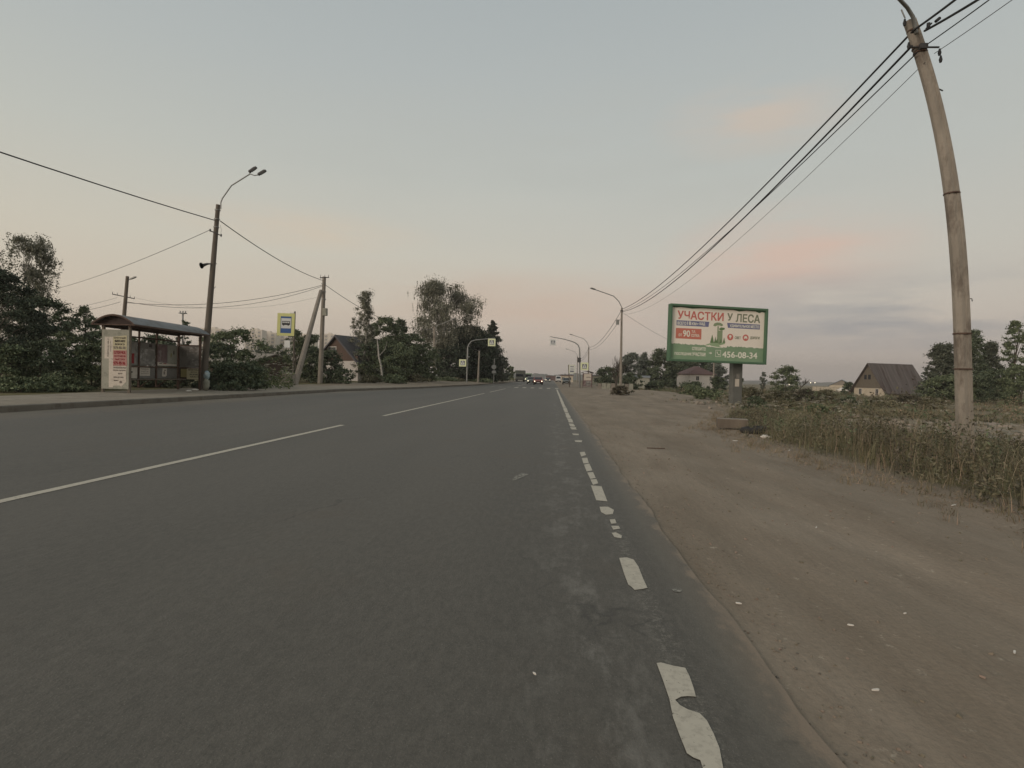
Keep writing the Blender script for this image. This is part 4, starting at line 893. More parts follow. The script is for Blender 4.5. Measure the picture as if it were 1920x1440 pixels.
# ---------------------------------------------------------------- bus shelter
SO=V3(-16.66,18.66,.34); ang=R(4.5)
sx_=V3(math.cos(ang),math.sin(ang),0); sy_=V3(-math.sin(ang),math.cos(ang),0); sz_=V3(0,0,1)
SWd,SLn=.98,4.5
def sp_(x,y,z): return SO+sx_*x+sy_*y+sz_*z
sh=empty('bus_shelter',sp_(0,0,0),'rusty brown bus shelter with arched grey roof and poster-covered panels on the left footway','bus shelter')
def sbox(x,y,z,dx,dy,dz,m,mb=None): mb=mb or MB(); return mb.box(sp_(x,y,z),(dx,dy,dz),m,sx_,sy_,sz_)
PH=2.46
for x_,y_ in ((0,0),(SWd,0),(0,SLn),(SWd,SLn)): sbox(x_,y_,PH/2-.02,.085,.085,PH+.04,'rust_metal' if y_ else 'old_wood').build('post',sh,.006)
for y_ in (1.9,2.98): sbox(0,y_,PH/2+.06,.06,.06,PH-.12,'rust_metal').build('post',sh,.006)
# roof: arch across the width
n=16; RW=SWd+.62; rise=.36; arc=[(-.31+RW*i/n, PH+.06+rise*math.sin(math.pi*i/n)**.85) for i in range(n+1)]
mb=MB(); vs=[];y0,y1=-.22,SLn+.22
for x_,z_ in arc:
    for yy in (y0,y1):
        vs.append(sp_(x_,yy,z_)); vs.append(sp_(x_,yy,z_-.03))
fs=[]
for i in range(n):
    a_=i*4;b_=a_+4; fs+=[(a_,b_,b_+2,a_+2),(a_+1,a_+3,b_+3,b_+1)]
mb.add(vs,fs,'roof_metal',True); fs=[]
for i in range(n):
    a_=i*4;b_=a_+4; fs+=[(a_,a_+1,b_+1,b_),(a_+2,b_+2,b_+3,a_+3)]
mb.add(vs,fs+[(0,2,3,1),(n*4,n*4+1,n*4+3,n*4+2)],'rust_metal'); mb.build('roof',sh)
for yy in (.0,SLn):
    MB().plate([(x_,z_-.035) for x_,z_ in arc],sp_(0,yy,0),sx_,sz_,.02,'gable_brown').build('gable_panel',sh)
for yy in (-.2,SLn+.2):
    mb=MB(); mb.tube([sp_(x_,yy,z_-.05) for x_,z_ in arc],.022,'rust_metal',5); mb.tube([sp_(-.31,yy,PH+.03),sp_(RW-.31,yy,PH+.03)],.025,'rust_metal',5); mb.build('roof_hoop',sh)
for x_ in (-.02,SWd+.02): sbox(x_,SLn/2,PH+.0,.06,SLn+.1,.1,'rust_metal').build('roof_beam',sh,.005)
sbox(RW-.33,SLn/2,PH+.035,.03,SLn+.44,.07,'rust_metal').build('eave_rail',sh)
for z_ in (.98,PH-.3,.44): sbox(0,SLn/2,z_,.05,SLn,.06 if z_!=.98 else .05,'rust_metal').build('back_rail',sh,.004)
# back panels: three bays, upper and lower
ys3=[(.06,1.86),(1.94,2.94),(3.02,SLn-.06)]
for i,(a_,b_) in enumerate(ys3):
    sbox(-.035,(a_+b_)/2,1.50,.012,b_-a_,.96,'panel_blue').build('upper_panel',sh); sbox(-.035,(a_+b_)/2,.72,.012,b_-a_,.46,'panel_blue').build('lower_panel',sh)
# art on the back wall faces +x (towards the road); left in the picture = nearer end
def backart(): return Art(sp_(-.027,0,0),sy_,sz_)
# u=sy_ (away), v=up -> n = sy x sz = +sx : faces the road
def bart(y0,y1):
    A=Art(sp_(-.027,y0,0),sy_*(y1-y0),sz_); A.n=sx_; return A
a=bart(1.97,2.9); a.rect(.0,1.04,1,1.98,1,'poster_faded'); a.rect(.02,1.72,1,1.98,2,'panel_blue'); a.rect(.6,1.8,.8,1.93,3,'ink'); a.rect(.1,1.1,.9,1.2,3,'paper_grey')
a.mb.build('poster',sh)
a=bart(3.05,SLn-.08); a.rect(.0,1.04,1,1.98,1,'paper_grey'); a.poly([(.0,1.2),(.5,1.18),(.5,1.96),(.0,1.96)],2,'poster_rose'); a.poly([(.02,1.05),(.98,1.05),(.98,1.12),(.5,1.14),(.02,1.2)],3,'paper')
a.rect(.53,1.15,.98,1.94,2,'panel_greygreen'); a.poly([(.66,1.42),(.72,1.45),(.73,1.6),(.67,1.62)],3,'paper_olive'); a.poly([(.80,1.55),(.86,1.58),(.85,1.74),(.80,1.72)],3,'ink')
a.rect(.1,1.125,.25,1.15,4,'ink'); a.rect(.3,1.12,.46,1.15,4,'ink_red'); a.mb.build('poster',sh)
a=bart(1.98,2.62); a.rect(0,.6,1,.94,1,'paper')
for k,tx in enumerate(('ПРОДАМ','УЧАСТОК','НЕДОРОГО')): a.text(tx,.15,.84-.09*k,.85,.9-.09*k,2,'ink_grey')
a.mb.build('notice',sh)
a=bart(3.4,3.72); a.poly([(.0,.58),(.7,.56),(1,.62),(1,.93),(.1,.94)],1,'paper'); a.rect(.3,.66,.6,.8,2,'ink_grey'); a.rect(.4,.82,.8,.86,2,'ink_grey'); a.mb.build('notice',sh)
a=bart(1.3,1.86); a.rect(0,.5,1,.96,1,'paper'); a.rect(.3,.72,.5,.78,2,'ink'); a.mb.build('notice',sh)
a=bart(1.2,1.86); a.rect(0,1.05,1,1.95,1,'paper_grey'); a.rect(.1,1.1,.7,1.5,2,'ink_red'); a.mb.build('poster',sh)
# bench
mb=MB(); 
for k in range(3): sbox(.14+.13*k,SLn/2,.46,.11,SLn-.3,.035,'old_wood',mb)
mb.build('bench_seat',sh)
for y_ in (.35,1.9,2.98,SLn-.35):
    mb=MB(); mb.tube([sp_(.45,y_,.44),sp_(.02,y_,.12)],.02,'rust_metal',6); mb.build('bench_bracket',sh)
# near end panel (faces the camera, -y)
sbox(SWd/2,-.052,1.22,SWd+.02,.016,2.2,'panel_greygreen').build('end_panel',sh)
a=Art(sp_(0,-.062,0),sx_,sz_)      # u x v = sx x sz = -sy : faces camera
W_=SWd
a.rect(.09*W_,1.24,.42*W_,2.05,1,'paper'); a.text('РАБОТА 8 911 930-17',.20*W_,1.32,.25*W_,1.98,2,'ink',True); a.text('ежедневно оплата',.31*W_,1.5,.335*W_,1.9,2,'ink_grey',True)
a.poly([(.40*W_,2.05),(.93*W_,2.12),(.93*W_,1.36),(.40*W_,1.36)],2,'paper_yellow')
a.poly([(.42*W_,1.56),(.93*W_,1.56),(.95*W_,.98),(.42*W_,.98)],3,'paper_red'); a.poly([(.26*W_,1.26),(.42*W_,1.2),(.42*W_,.96),(.93*W_,.97),(.93*W_,.40),(.74*W_,.2),(.70*W_,.25),(.44*W_,.24),(.43*W_,.17),(.27*W_,.18)],2,'paper')
for tx,x0,x1,y0,y1,mm in (('СРОЧНЫЙ',.44,.88,1.99,2.05,'ink'),('ВЫКУП АВТО',.48,.86,1.86,1.94,'ink'),('ДОРОГО',.48,.84,1.74,1.81,'ink'),('979-90-90',.43,.88,1.60,1.70,'ink_grey'),
    ('ОТКАЧКА',.46,.88,1.42,1.53,'ink_red'),('СЕПТИКОВ',.46,.88,1.31,1.37,'ink_red'),('БЫСТРО',.50,.86,1.19,1.25,'ink_red'),('979-90-96',.44,.88,1.02,1.14,'ink_red'),
    ('ГРУЗОПЕРЕВОЗКИ',.43,.90,.88,.94,'ink_grey'),('ПЕСОК ЩЕБЕНЬ',.43,.90,.78,.84,'ink_grey'),('дрова',.62,.78,.66,.72,'ink_grey'),('колка доставка',.45,.82,.52,.58,'ink_grey'),('недорого',.46,.62,.41,.45,'ink')):
    a.text(tx,x0*W_,y0,x1*W_,y1,5,mm)
a.poly([(.42*W_,.76),(.92*W_,.75),(.92*W_,.46),(.42*W_,.46)],4,'paper'); a.disc(.72*W_,.38,.05,5,'ink_grey',9)
a.mb.build('poster',sh)
# far end panel, seen from inside
sbox(SWd/2,SLn+.0,1.50,SWd-.12,.014,.98,'panel_blue').build('upper_panel',sh); sbox(SWd/2,SLn+.0,.70,SWd-.12,.014,.5,'gable_brown').build('lower_panel',sh)
sbox(SWd/2,SLn,.98,SWd-.1,.05,.05,'rust_metal').build('end_rail',sh); sbox(SWd/2,SLn,2.0,SWd-.1,.05,.05,'rust_metal').build('end_rail',sh)
a=Art(sp_(0,SLn-.012,0),sx_,sz_); a.rect(.38*W_,1.1,.95*W_,1.93,1,'poster_faded')
for k in range(3): a.rect(.5*W_,1.82-.07*k,.9*W_,1.84-.07*k,2,'ink_grey')
a.mb.build('poster',sh)
a=Art(sp_(0,SLn-.012,0),sx_,sz_); a.rect(.12*W_,.55,.5*W_,.93,1,'paper_olive'); a.rect(.40*W_,.46,.96*W_,.95,2,'paper_yellow')
for k,(tx,x0,x1) in enumerate((('ПИЛОМАТЕРИАЛ',.46,.94),('ДОСКА',.58,.88),('БРУС ВАГОНКА',.54,.92),('929-05-13',.56,.94))): a.text(tx,x0*W_,.86-.105*k,x1*W_,.925-.105*k,3,'ink')
a.mb.build('poster',sh)
MB().plate([(0,0),(.35,.02),(.4,.22),(.1,.3)],sp_(.7,SLn-.5,.02),sx_,sy_,.01,'litter').build('litter_sheet') and None
o=bpy.data.objects['litter_sheet']; tag(o,'crumpled white paper lying inside the far end of the bus shelter','litter')
# plastic bag hung by the pole and rubbish at its foot
def blob(c,s,m,seed,n=10,k=7):
    r=random.Random(seed); mb=MB(); vs=[];fs=[]
    for i in range(k+1):
        th=math.pi*i/k
        for j in range(n):
            ph=2*math.pi*j/n; q=1+r.uniform(-.2,.2); vs.append((c[0]+s[0]*math.sin(th)*math.cos(ph)*q,c[1]+s[1]*math.sin(th)*math.sin(ph)*q,c[2]+s[2]*math.cos(th)*q))
    for i in range(k):
        for j in range(n): fs.append((i*n+j,(i+1)*n+j,(i+1)*n+(j+1)%n,i*n+(j+1)%n))
    return mb.add(vs,fs,m,True)
mb=blob(P(388,704,24.2),(.13,.12,.20),'bag_blue',3,14,12)
thing(mb,'plastic_bag','pale blue and white plastic bag hanging on the leaning lamp pole beside the shelter','bag')
mb=blob(P(387,720,24.2),(.13,.13,.27),'panel_greygreen',5,14,12); thing(mb,'rubbish_sack','grey-beige sack propped against the foot of the leaning lamp pole','sack')
for i,(px,py,l) in enumerate(((354,733,'small white scrap left of the shelter end post'),(366,731,'small pale scrap at the foot of the shelter end post'))):
    thing(blob(P(px,py,21.9),(.12,.1,.03),'litter',20+i),'litter_scrap',l,'litter')
# ---------------------------------------------------------------- concrete bin
b=groundat(541,37.5); bn=empty('litter_bin',b,'square concrete litter bin on the footway at the foot of the slanting brace','bin')
mb=MB(); w=.34
for q in ((0,-w,.72,.08),(0,w,.72,.08)): mb.box(b+V3(q[0],q[1],.42),(.76,.08,.8),'concrete')
for q in (-w,w): mb.box(b+V3(q,0,.42),(.08,.6,.8),'concrete')
mb.box(b+V3(0,0,.05),(.6,.6,.08),'concrete'); mb.build('body',bn,.015)
blob(b+V3(0,0,.78),(.26,.26,.12),'litter',9).build('rubbish',bn)
# ---------------------------------------------------------------- billboard
c=P(1346,627.5,30); th=R(13); u=V3(math.cos(th),math.sin(th),0); v=V3(0,0,1); n=np.cross(u,v)
rr=R(.5); u2=u*math.cos(rr)-v*math.sin(rr); v2=v*math.cos(rr)+u*math.sin(rr); 
BWd,BHt=5.88,3.17
pb=groundat(1379,31.3); pb[2]-=.1
bb=empty('billboard',pb,'large green-framed advertising billboard on one grey pillar in the field right of the road','billboard')
mb=MB(); top=P(1378,684,31.3)
mb.box((V3(pb[0],pb[1],0)+V3(0,0,(top[2]+pb[2])/2+.3)),(.6,.42,top[2]-pb[2]+1.6),'pillar_grey',u,-n,v); pil=mb.build('pillar',bb,.02)
pc=V3(pb[0],pb[1],0)
a=Art(pc+n*.212-u*.3,u,v); z0=P(1378,724,31)[2]; a.rect(.14,z0-.02,.40,z0+.42,1,'paper'); a.mb.build('notice',pil)
a=Art(pc+n*.212-u*.3,u,v); a.rect(.22,z0+.46,.40,z0+.72,1,'paper_grey'); a.text('2',.26,z0+.5,.36,z0+.70,2,'ink_grey'); a.mb.build('number_plate',pil)
mb=MB(); mb.box(c-n*.12,(BWd-.1,.2,BHt-.1),'bb_green',u2,-n,v2); mb.build('cabinet',bb)
fw=.12
mb=MB()
for sgn in (1,-1):
    mb.box(c+v2*sgn*(BHt/2-fw/2),(BWd,.34,fw),'bb_green',u2,-n,v2)
    mb.box(c+u2*sgn*(BWd/2-fw/2),(fw,.34,BHt-2*fw-.004),'bb_green',u2,-n,v2)
mb.build('frame',bb,.015)
iw,ih=BWd-2*fw,BHt-2*fw
a=Art(c-u2*iw/2-v2*ih/2-n*.01,u2,v2); A_=a; r6=random.Random(12)
def px2(x,y):   # position on the poster measured on the photo's enlarged view, corners as fractions
    # four corners in the enlarged crop: (275,265) (1600,325) (1610,1010) (275,965)
    s=(x-275)/(1603-275); t0=265+(325-265)*s; t1=965+(1015-965)*s; return s*iw,(1-(y-t0)/(t1-t0))*ih
def prect(x0,y0,x1,y1,l,m,dx=0):
    p=[px2(x0,y1),px2(x1,y1+ (y1-y0)*0),px2(x1,y0),px2(x0,y0)]; X0,Y0=px2(x0,y1); X1=px2(x1,y1)[0]; Y1=px2(x0,y0)[1]; a.rect(X0,Y0,X1,Y1,l,m)
def ptext(t_,x0,yt,x1,yb,l,m):
    X0,Y0=px2(x0,yb); X1,_=px2(x1,yb); Y1=px2(x0,yt)[1]; a.text(t_,X0,Y0,X1,Y1,l,m)
a.rect(0,0,iw,ih,0,'bb_white')
top_=[(0,.295*ih)]; k=0
while top_[-1][0]<iw: 
    x0=top_[-1][0]+r6.uniform(.03,.11); base=.295 if x0<.37*iw or x0>.6*iw else .27; top_.append((min(x0,iw),(base+r6.uniform(-.012,.012)-.02*(x0/iw))*ih))
a.poly([(0,0),(iw,0)]+top_[::-1],1,'bb_field')
a.poly([(0,0),(iw,0),(iw,.13*ih),(.7*iw,.17*ih),(.45*iw,.14*ih),(.2*iw,.19*ih),(0,.16*ih)],2,'bb_field')
# torn frame edge along the top
a.poly([(0,ih),(0,ih*.985),(.05*iw,ih*.975),(.1*iw,ih*.99),(.22*iw,ih*.97),(.33*iw,ih*.99),(.5*iw,ih*.985),(.66*iw,ih*.99),(.72*iw,ih*.965),(.8*iw,ih*.99),(.9*iw,ih*.985),(.94*iw,ih*.955),(.97*iw,ih*.98),(iw,ih*.97),(iw,ih)],2,'bb_green')
ptext('УЧАСТКИ',366,325,1010,432,3,'bb_red'); ptext('У',1068,357,1140,450,3,'bb_greytext'); ptext('ЛЕСА',1190,362,1537,470,3,'bb_greytext')
a.poly([px2(355,520),px2(803,540),px2(812,472),px2(352,452)],2,'bb_blue'); a.poly([px2(1080,550),px2(1540,572),px2(1540,506),px2(1065,484)],2,'bb_blue')
ptext('ВСЕГО',368,470,488,510,3,'bb_tint'); ptext('18',503,468,555,514,3,'bb_tint'); ptext('КМ',568,480,628,516,3,'bb_tint'); ptext('от',636,492,662,512,3,'bb_tint'); ptext('КАД',676,478,752,522,3,'bb_tint')
ptext('УДИВИТЕЛЬНОЕ',1108,504,1395,544,3,'bb_tint'); ptext('МЕСТО',1408,514,1525,552,3,'bb_tint')
a.poly([px2(348,692),px2(706,708),px2(706,568),px2(348,555)],2,'bb_orange')
ptext('ОТ',388,630,434,664,3,'bb_tint'); ptext('90',450,586,545,668,3,'bb_tint'); ptext('Т.Р.',568,586,622,618,3,'bb_tint'); ptext('СОТКА',565,634,678,670,3,'bb_tint')
for X,Yc in ((1118,674),(1340,682)):
    q=px2(X,Yc); a.disc(q[0],q[1],.185,2,'bb_red'); 
q=px2(1118,664); a.disc(q[0],q[1],.075,3,'bb_tint'); a.rect(q[0]-.03,q[1]-.13,q[0]+.03,q[1]-.05,3,'bb_tint')
q=px2(1340,682); a.poly([(q[0]-.1,q[1]-.08),(q[0]-.07,q[1]-.08),(q[0]-.06,q[1]-.04),(q[0]+.06,q[1]-.04),(q[0]+.07,q[1]-.08),(q[0]+.1,q[1]-.08),(q[0]+.1,q[1]+.01),(q[0]+.06,q[1]+.09),(q[0]-.06,q[1]+.09),(q[0]-.1,q[1]+.01)],3,'bb_tint')
ptext('СВЕТ',1184,664,1268,698,3,'bb_greytext'); ptext('ДОРОГИ',1405,664,1540,704,3,'bb_greytext')
ptext('СПЕШИТЕ!',583,806,775,848,3,'bb_tint'); ptext('ПОСЛЕДНИЕ',342,876,578,916,3,'bb_tint'); ptext('УЧАСТКИ!',590,878,775,924,3,'bb_tint')
q=px2(845,888); a.rect(q[0]-.1,q[1]-.02,q[0]+.02,q[1]+.02,3,'bb_tint'); a.poly([(q[0],q[1]-.07),(q[0]+.09,q[1]),(q[0],q[1]+.07)],3,'bb_tint')
p0,p1=px2(915,935),px2(992,850); 
for (x0,y0,x1,y1) in ((p0[0],p0[1],p1[0],p0[1]+.02),(p0[0],p1[1]-.02,p1[0],p1[1]),(p0[0],p0[1],p0[0]+.02,p1[1]),(p1[0]-.02,p0[1],p1[0],p1[1])): a.rect(x0,y0,x1,y1,3,'bb_tint')
cx,cy=(p0[0]+p1[0])/2,(p0[1]+p1[1])/2
a.poly([(cx-.09,cy+.09),(cx-.04,cy+.10),(cx-.03,cy+.04),(cx-.05,cy+.02),(cx+.02,cy-.05),(cx+.04,cy-.03),(cx+.10,cy-.05),(cx+.09,cy-.10),(cx+.03,cy-.10),(cx-.07,cy-.0)],4,'bb_tint')
ptext('456-08-34',1016,866,1516,944,3,'bb_tint')
# trees and mushroom-like tree drawing in the middle
def pp(l): return [px2(*t_) for t_ in l]
a.poly(pp([(868,520),(885,492),(920,480),(965,482),(1000,500),(1008,522),(985,530),(960,520),(925,520),(895,532)]),3,'bb_sage')
a.poly(pp([(930,530),(948,530),(948,740),(930,740)]),3,'bb_sage'); a.poly(pp([(955,560),(985,545),(1035,552),(1030,575),(990,585),(960,582)]),4,'bb_darksage'); a.poly(pp([(948,590),(1005,585),(1005,740),(975,765),(948,760)]),3,'bb_sage')
for (bx_,ty_,w_) in ((860,640,28),(906,665,20),(930,690,18),(1030,680,20),(985,700,16)): a.poly(pp([(bx_-w_,752),(bx_+w_,752),(bx_+w_*.55,700 if ty_<660 else 722),(bx_,ty_),(bx_-w_*.55,700 if ty_<660 else 722)]),4,'bb_darksage')
a.poly(pp([(760,790),(790,770),(850,752),(940,745),(1040,750),(1045,765),(960,790),(1000,812),(1060,818),(930,815),(830,800),(830,780)]),3,'bb_fieldlight')
a.poly(pp([(800,790),(830,800),(930,816),(1060,820),(930,806),(850,792),(830,778)]),4,'bb_tint')
a.mb.build('poster',bb)
# ---------------------------------------------------------------- field debris on the right
b=groundat(1375,14.6,.05); mb=MB(); mb.box(b+V3(.0,.0,.1),(.8,.34,.24),'old_wood',(.97,-.2,0),(.2,.97,0)); mb.box(b+V3(0,0,.225),(.78,.32,.02),'concrete',(.97,-.2,0),(.2,.97,0))
thing(mb,'concrete_block','weathered concrete kerb block lying at the edge of the grass','block',bevel=.03)
b=groundat(1412,13.6); mb=MB(); ring=[b+V3(.24*math.cos(a_)+.05,.24*math.sin(a_),.09+.03*math.cos(a_)) for a_ in np.linspace(0,2*math.pi,19)]; mb.tube(ring,.085,'rubber',8,cap=False)
thing(mb,'old_tyre','dark worn tyre half sunk in the grass edge beside the concrete block','tyre')
b=groundat(1439,12.4); mb=blob(b+V3(0,0,.035),(.13,.09,.05),'litter',31); thing(mb,'litter_bag','crumpled white plastic bag lying on the dirt in front of the tyre','litter')
g1=gp(1213,839);g2=gp(1247,841)
mb=MB(); mb.tube([(g1[0],g1[1],float(gh(*g1))+.02),(g2[0],g2[1],float(gh(*g2))+.03)],.009,'rust_metal',6); thing(mb,'metal_rod','dark rusty rod lying across the dirt verge','rod')
for i,(px,py,s_,l) in enumerate(((1642,1286,.02,'small white scrap on the lower right dirt, lying nearest the camera of the larger ones'),(1595,1166,.018,'small white scrap on the dirt, straight above the nearest one'),(1903,1212,.02,'white scrap at the right edge of the dirt verge'),(1788,943,.035,'white scrap at the foot of the grass on the right'),
        (1531,981,.02,'tiny white scrap midway across the dirt verge'),(1378,822,.07,'pale flattened scrap left of the tyre'),(1480,842,.06,'pale scrap in the dirt right of the white bag'),(1002,1268,.012,'tiny white fleck on the asphalt lane'),(1697,1146,.012,'tiny pale chip on the dirt right of the white scraps'),(1384,1128,.02,'pale chip at the asphalt edge'))):
    g_=gp(px,py); x_,y_=g_; z_=float(gh(x_,y_)) if x_>.96 else .004
    s_*=.7; r=random.Random(i+50); an_=r.uniform(-.9,.9); pl=[(s_*1.2*(.8+.4*r.random())*math.cos(k*1.05),.35*s_*(.6+.6*r.random())*math.sin(k*1.05)) for k in range(6)]; pl=[(a_*math.cos(an_)-b_*math.sin(an_),a_*math.sin(an_)+b_*math.cos(an_)) for a_,b_ in pl]
    thing(MB().plate(pl,(x_,y_,z_+.012),(1,0,.15),(0,1,.1),.006,'litter'),'litter_scrap',l,'litter')
# ---------------------------------------------------------------- houses
def frame_of(c,yaw): 
    a=R(yaw); return V3(math.cos(a),math.sin(a),0),V3(-math.sin(a),math.cos(a),0)
def hwindow(root_,c,w,h,u,n,frame='trim_white'):
    z=V3(0,0,1); mb=MB(); t=.07
    for s_ in (1,-1): mb.box(c+z*s_*(h/2),(w+.12,.08,t),frame,u,n,z); mb.box(c+u*s_*(w/2),(t,.075,h),frame,u,n,z)
    mb.box(c,(.04,.07,h),frame,u,n,z); f=mb.build('window',root_)
    g=MB().box(c-n*.0,(w-.06,.04,h-.06),'window_glass',u,n,z).build('pane',f); return f
def gable(px,base_py,d,yaw,w,l,eave,ridge_,wallm,gabm,roofm,name,label,over=.35,gz=None,break_=None,wins=(),hipped=False,cat='house'):
    """u across the gable, v along the ridge away; front gable centre at the pixel"""
    q=P(px,base_py,d); z0=float(gh(q[0],q[1])) if gz is None else gz
    o=V3(q[0],q[1],z0); u,v=frame_of(o,yaw); z=V3(0,0,1); root=empty(name,o,label,cat)
    mb=MB(); mb.box(o+v*l/2+z*(eave/2-.3),(w,l,eave+.6),wallm,u,v,z); mb.build('wall',root)
    if hipped:
        vs=[o-u*(w/2+over)-v*over+z*eave,o+u*(w/2+over)-v*over+z*eave,o+u*(w/2+over)+v*(l+over)+z*eave,o-u*(w/2+over)+v*(l+over)+z*eave,o+v*(l*.35)+z*ridge_,o+v*(l*.65)+z*ridge_]
        vs2=[p_-z*.12 for p_ in vs[:4]]
        MB().add(vs+vs2,[(0,1,4),(1,2,5,4),(2,3,5),(3,0,4,5),(0,6,7,1),(1,7,8,2),(2,8,9,3),(3,9,6,0),(6,9,8,7)],roofm).build('roof',root)
    else:
        for vv in (-.01,l+.01):
            MB().plate([(-w/2,eave),(w/2,eave),(0,ridge_-.1)],o+v*vv,u,z,.06,gabm).build('gable',root)
        mb=MB(); th_=.1; sl_=(ridge_-eave)/(w/2)
        for s_ in (1,-1):
            e_=(w/2+over); p=[o-v*over+z*ridge_,o+u*s_*e_-v*over+z*(ridge_-sl_*e_),o+u*s_*e_+v*(l+over)+z*(ridge_-sl_*e_),o+v*(l+over)+z*ridge_]
            p2=[x_-z*th_ for x_ in p]; mb.add(p+p2,[(0,1,2,3),(7,6,5,4),(0,4,5,1),(1,5,6,2),(2,6,7,3)],roofm)
        mb.build('roof',root)
    for (face,a_,zc,ww,hh_) in wins:
        if face=='g': hwindow(root,o+u*a_-v*.03+z*zc,ww,hh_,u,-v)
        elif face=='r': hwindow(root,o+u*(w/2+.03)+v*a_+z*zc,ww,hh_,v,u)
        else: hwindow(root,o-u*(w/2+.03)+v*a_+z*zc,ww,hh_,v,-u)
    return root,o,u,v
# brown gabled house, left
h1,o,u,v=gable(631,706,58,-24,6.2,8.0,2.1,4.85,'wall_white','wall_brown','roof_slate','wooden_house','brown gabled wooden house with white lower wall among the left trees',gz=.55,wins=(('g',-.7,3.05,1.2,1.0),))
MB().box(o-v*.05+V3(0,0,2.3),(6.2,.06,.5),'wall_brown',u,v).build('eave_board',h1)
for s_ in (1,-1):
    sl_=(4.85-2.1)/3.1; MB().plate([(0,4.80),(0,4.63),(s_*3.45,4.63-sl_*3.45),(s_*3.45,4.80-sl_*3.45)][::s_],o-v*.38,u,V3(0,0,1),.04,'roof_slate').build('bargeboard',h1)
MB().box(o+u*.8-v*.06+V3(0,0,1.1),(.12,.08,2.3),'trim_white',u,v).build('corner_post',h1)
# low shed roof behind hogweed
gable(513,705,52,70,5.5,6,1.7,2.6,'wall_brown','wall_brown','concrete','shed','low shed with pale pitched roof behind the hogweed left of the bus stop sign',gz=.4,cat='shed')
# old steep house, right field
h2,o,u,v=gable(1629,745,80,-74,5.4,7.2,1.5,5.25,'wall_cream','gable_board','wall_brown','wooden_house','old steep-roofed house with cream walls alone in the right field',over=.5,gz=-.55,wins=(('g',-1.5,.95,.5,.9),('g',1.4,.95,.5,.9)))
mat('roof_rust',(92,84,80),.85,.3,1.6,stain=((64,50,44),.8,.9),stretch=(2.2,.18,.18))
for q in bpy.data.objects:
    if q.parent==h2 and q.name.startswith('roof'): q.data.materials[0]=MAT['roof_rust']
for k in (-.35,.35): MB().box(o+u*(k-.3)-v*.06+V3(0,0,3.15),(.4,.05,.7),'window_glass',u,v).build('attic_window',h2)
MB().plate([(0,1.45),(0,1.3),(6.4,.35),(6.4,.5)],o+v*8.7+u*1.2,v,V3(0,0,1),2.5,'roof_rust').build('lean_to_roof',h2)
MB().box(o+u*1.2+v*10.4+V3(0,0,.0),(2.2,4.2,1.6),'wall_cream',u,v).build('lean_to_wall',h2)
# white cottage with hipped brown roof
mat('roof_brownred',(94,72,68),.85,.1,1)
gable(1316,715,112,12,5.6,6,2.6,4.3,'wall_white','wall_white','roof_brownred','cottage','white cottage with hipped brown roof below the left half of the billboard',hipped=True,gz=.3,wins=(('g',-1.0,1.7,.7,.9),('g',1.9,1.7,.5,.9)))
# grey shed
gable(1218,713,92,80,3.4,3.4,1.7,2.0,'panel_greygreen','panel_greygreen','roof_metal','shed','grey board shed with flat pale roof left of the billboard',gz=.1,over=.12,cat='shed')
# blue-roofed barn and low things by the old house
mat('roof_blue',(112,126,138),.6,.08,1)
gable(1578,724,150,-30,6,7,1.9,3.5,'wall_cream','concrete','roof_blue','barn','long low barn with blue-grey roof left of the old steep house',gz=-.6,cat='barn')
for px,w_,d,m_,l in ((1559,5.5,128,'wall_white','white panel fence left of the blue-roofed barn'),):
    q=P(px,740,d); root=empty('fence',(q[0],q[1],-.5),l,'fence')
    for k in range(9): MB().box(V3(q[0]-4+k,q[1],.15),(.94,.06,1.3),'wall_cream').build('fence_panel',root)
    for k in range(10): MB().box(V3(q[0]-4.5+k,q[1]+.05,.1),(.08,.08,1.4),'old_wood').build('fence_post',root)
q=P(1582,729,120); thing(blob(V3(q[0],q[1],.15),(1.6,1.0,.55),'litter',77),'tarpaulin_heap','pale tarpaulin-covered heap in front of the blue-roofed barn','heap')
# low garden fences right of the road, seen small
q=groundat(1150,74); root=empty('fence',q,'low pale board fence between the kiosk and the concrete lamp pole','fence')
for k in range(8): MB().box(q+V3(-1.9+k*.62,0,.4),(.55,.05,.8+.1*(k%2)),'panel_greygreen' if k%3 else 'concrete').build('fence_panel',root)
# ---------------------------------------------------------------- distant apartment blocks
def block(px,top,d,w,dep,label,cols,rows,yaw=12):
    q=P(px,top,d); u,v=frame_of(q,yaw); z=V3(0,0,1); Hh=q[2]; o=V3(q[0],q[1],0); root=empty('apartment_block',o,label,'apartment block','apartment blocks on the left skyline')
    MB().box(o+z*(Hh/2-1),(w,dep,Hh+2),'apartment',u,v,z).build('wall',root)
    MB().box(o+z*(Hh+.5),(w*.3,dep*.5,1.6),'apartment',u,v,z).build('lift_house',root)
    for c_ in range(cols):
        x=(c_+.5)/cols*w-w/2
        MB().box(o+u*x-v*(dep/2+.05)+z*Hh*.5,(w/cols*.5,.12,Hh*.96),'apartment_panel',u,v,z).build('balcony_stack',root)
        for r_i in range(rows):
            MB().box(o+u*(x)-v*(dep/2+.12)+z*(Hh-2.2-3*r_i),(w/cols*.36,.06,1.3),'apartment_window',u,v,z).build('window',root)
block(400,617,400,16,12,'pale apartment block just right of the tall leaning lamp pole',3,7)
block(480,619,430,13,12,'pale apartment block left of the bus stop sign, its tallest neighbour',3,7)
block(503,624,450,16,12,'pale apartment block half behind the bus stop sign',3,6)
block(533,628,470,18,12,'low pale apartment block directly below the bus stop sign',3,6)
block(571,629,480,14,12,'pale apartment block glimpsed between the two legs of the braced pole',3,5)
block(619,627,480,10,10,'small pale apartment block right of the braced pole',2,5)
block(585,631,500,9,10,'narrow pale apartment block behind the upright braced pole',2,5)
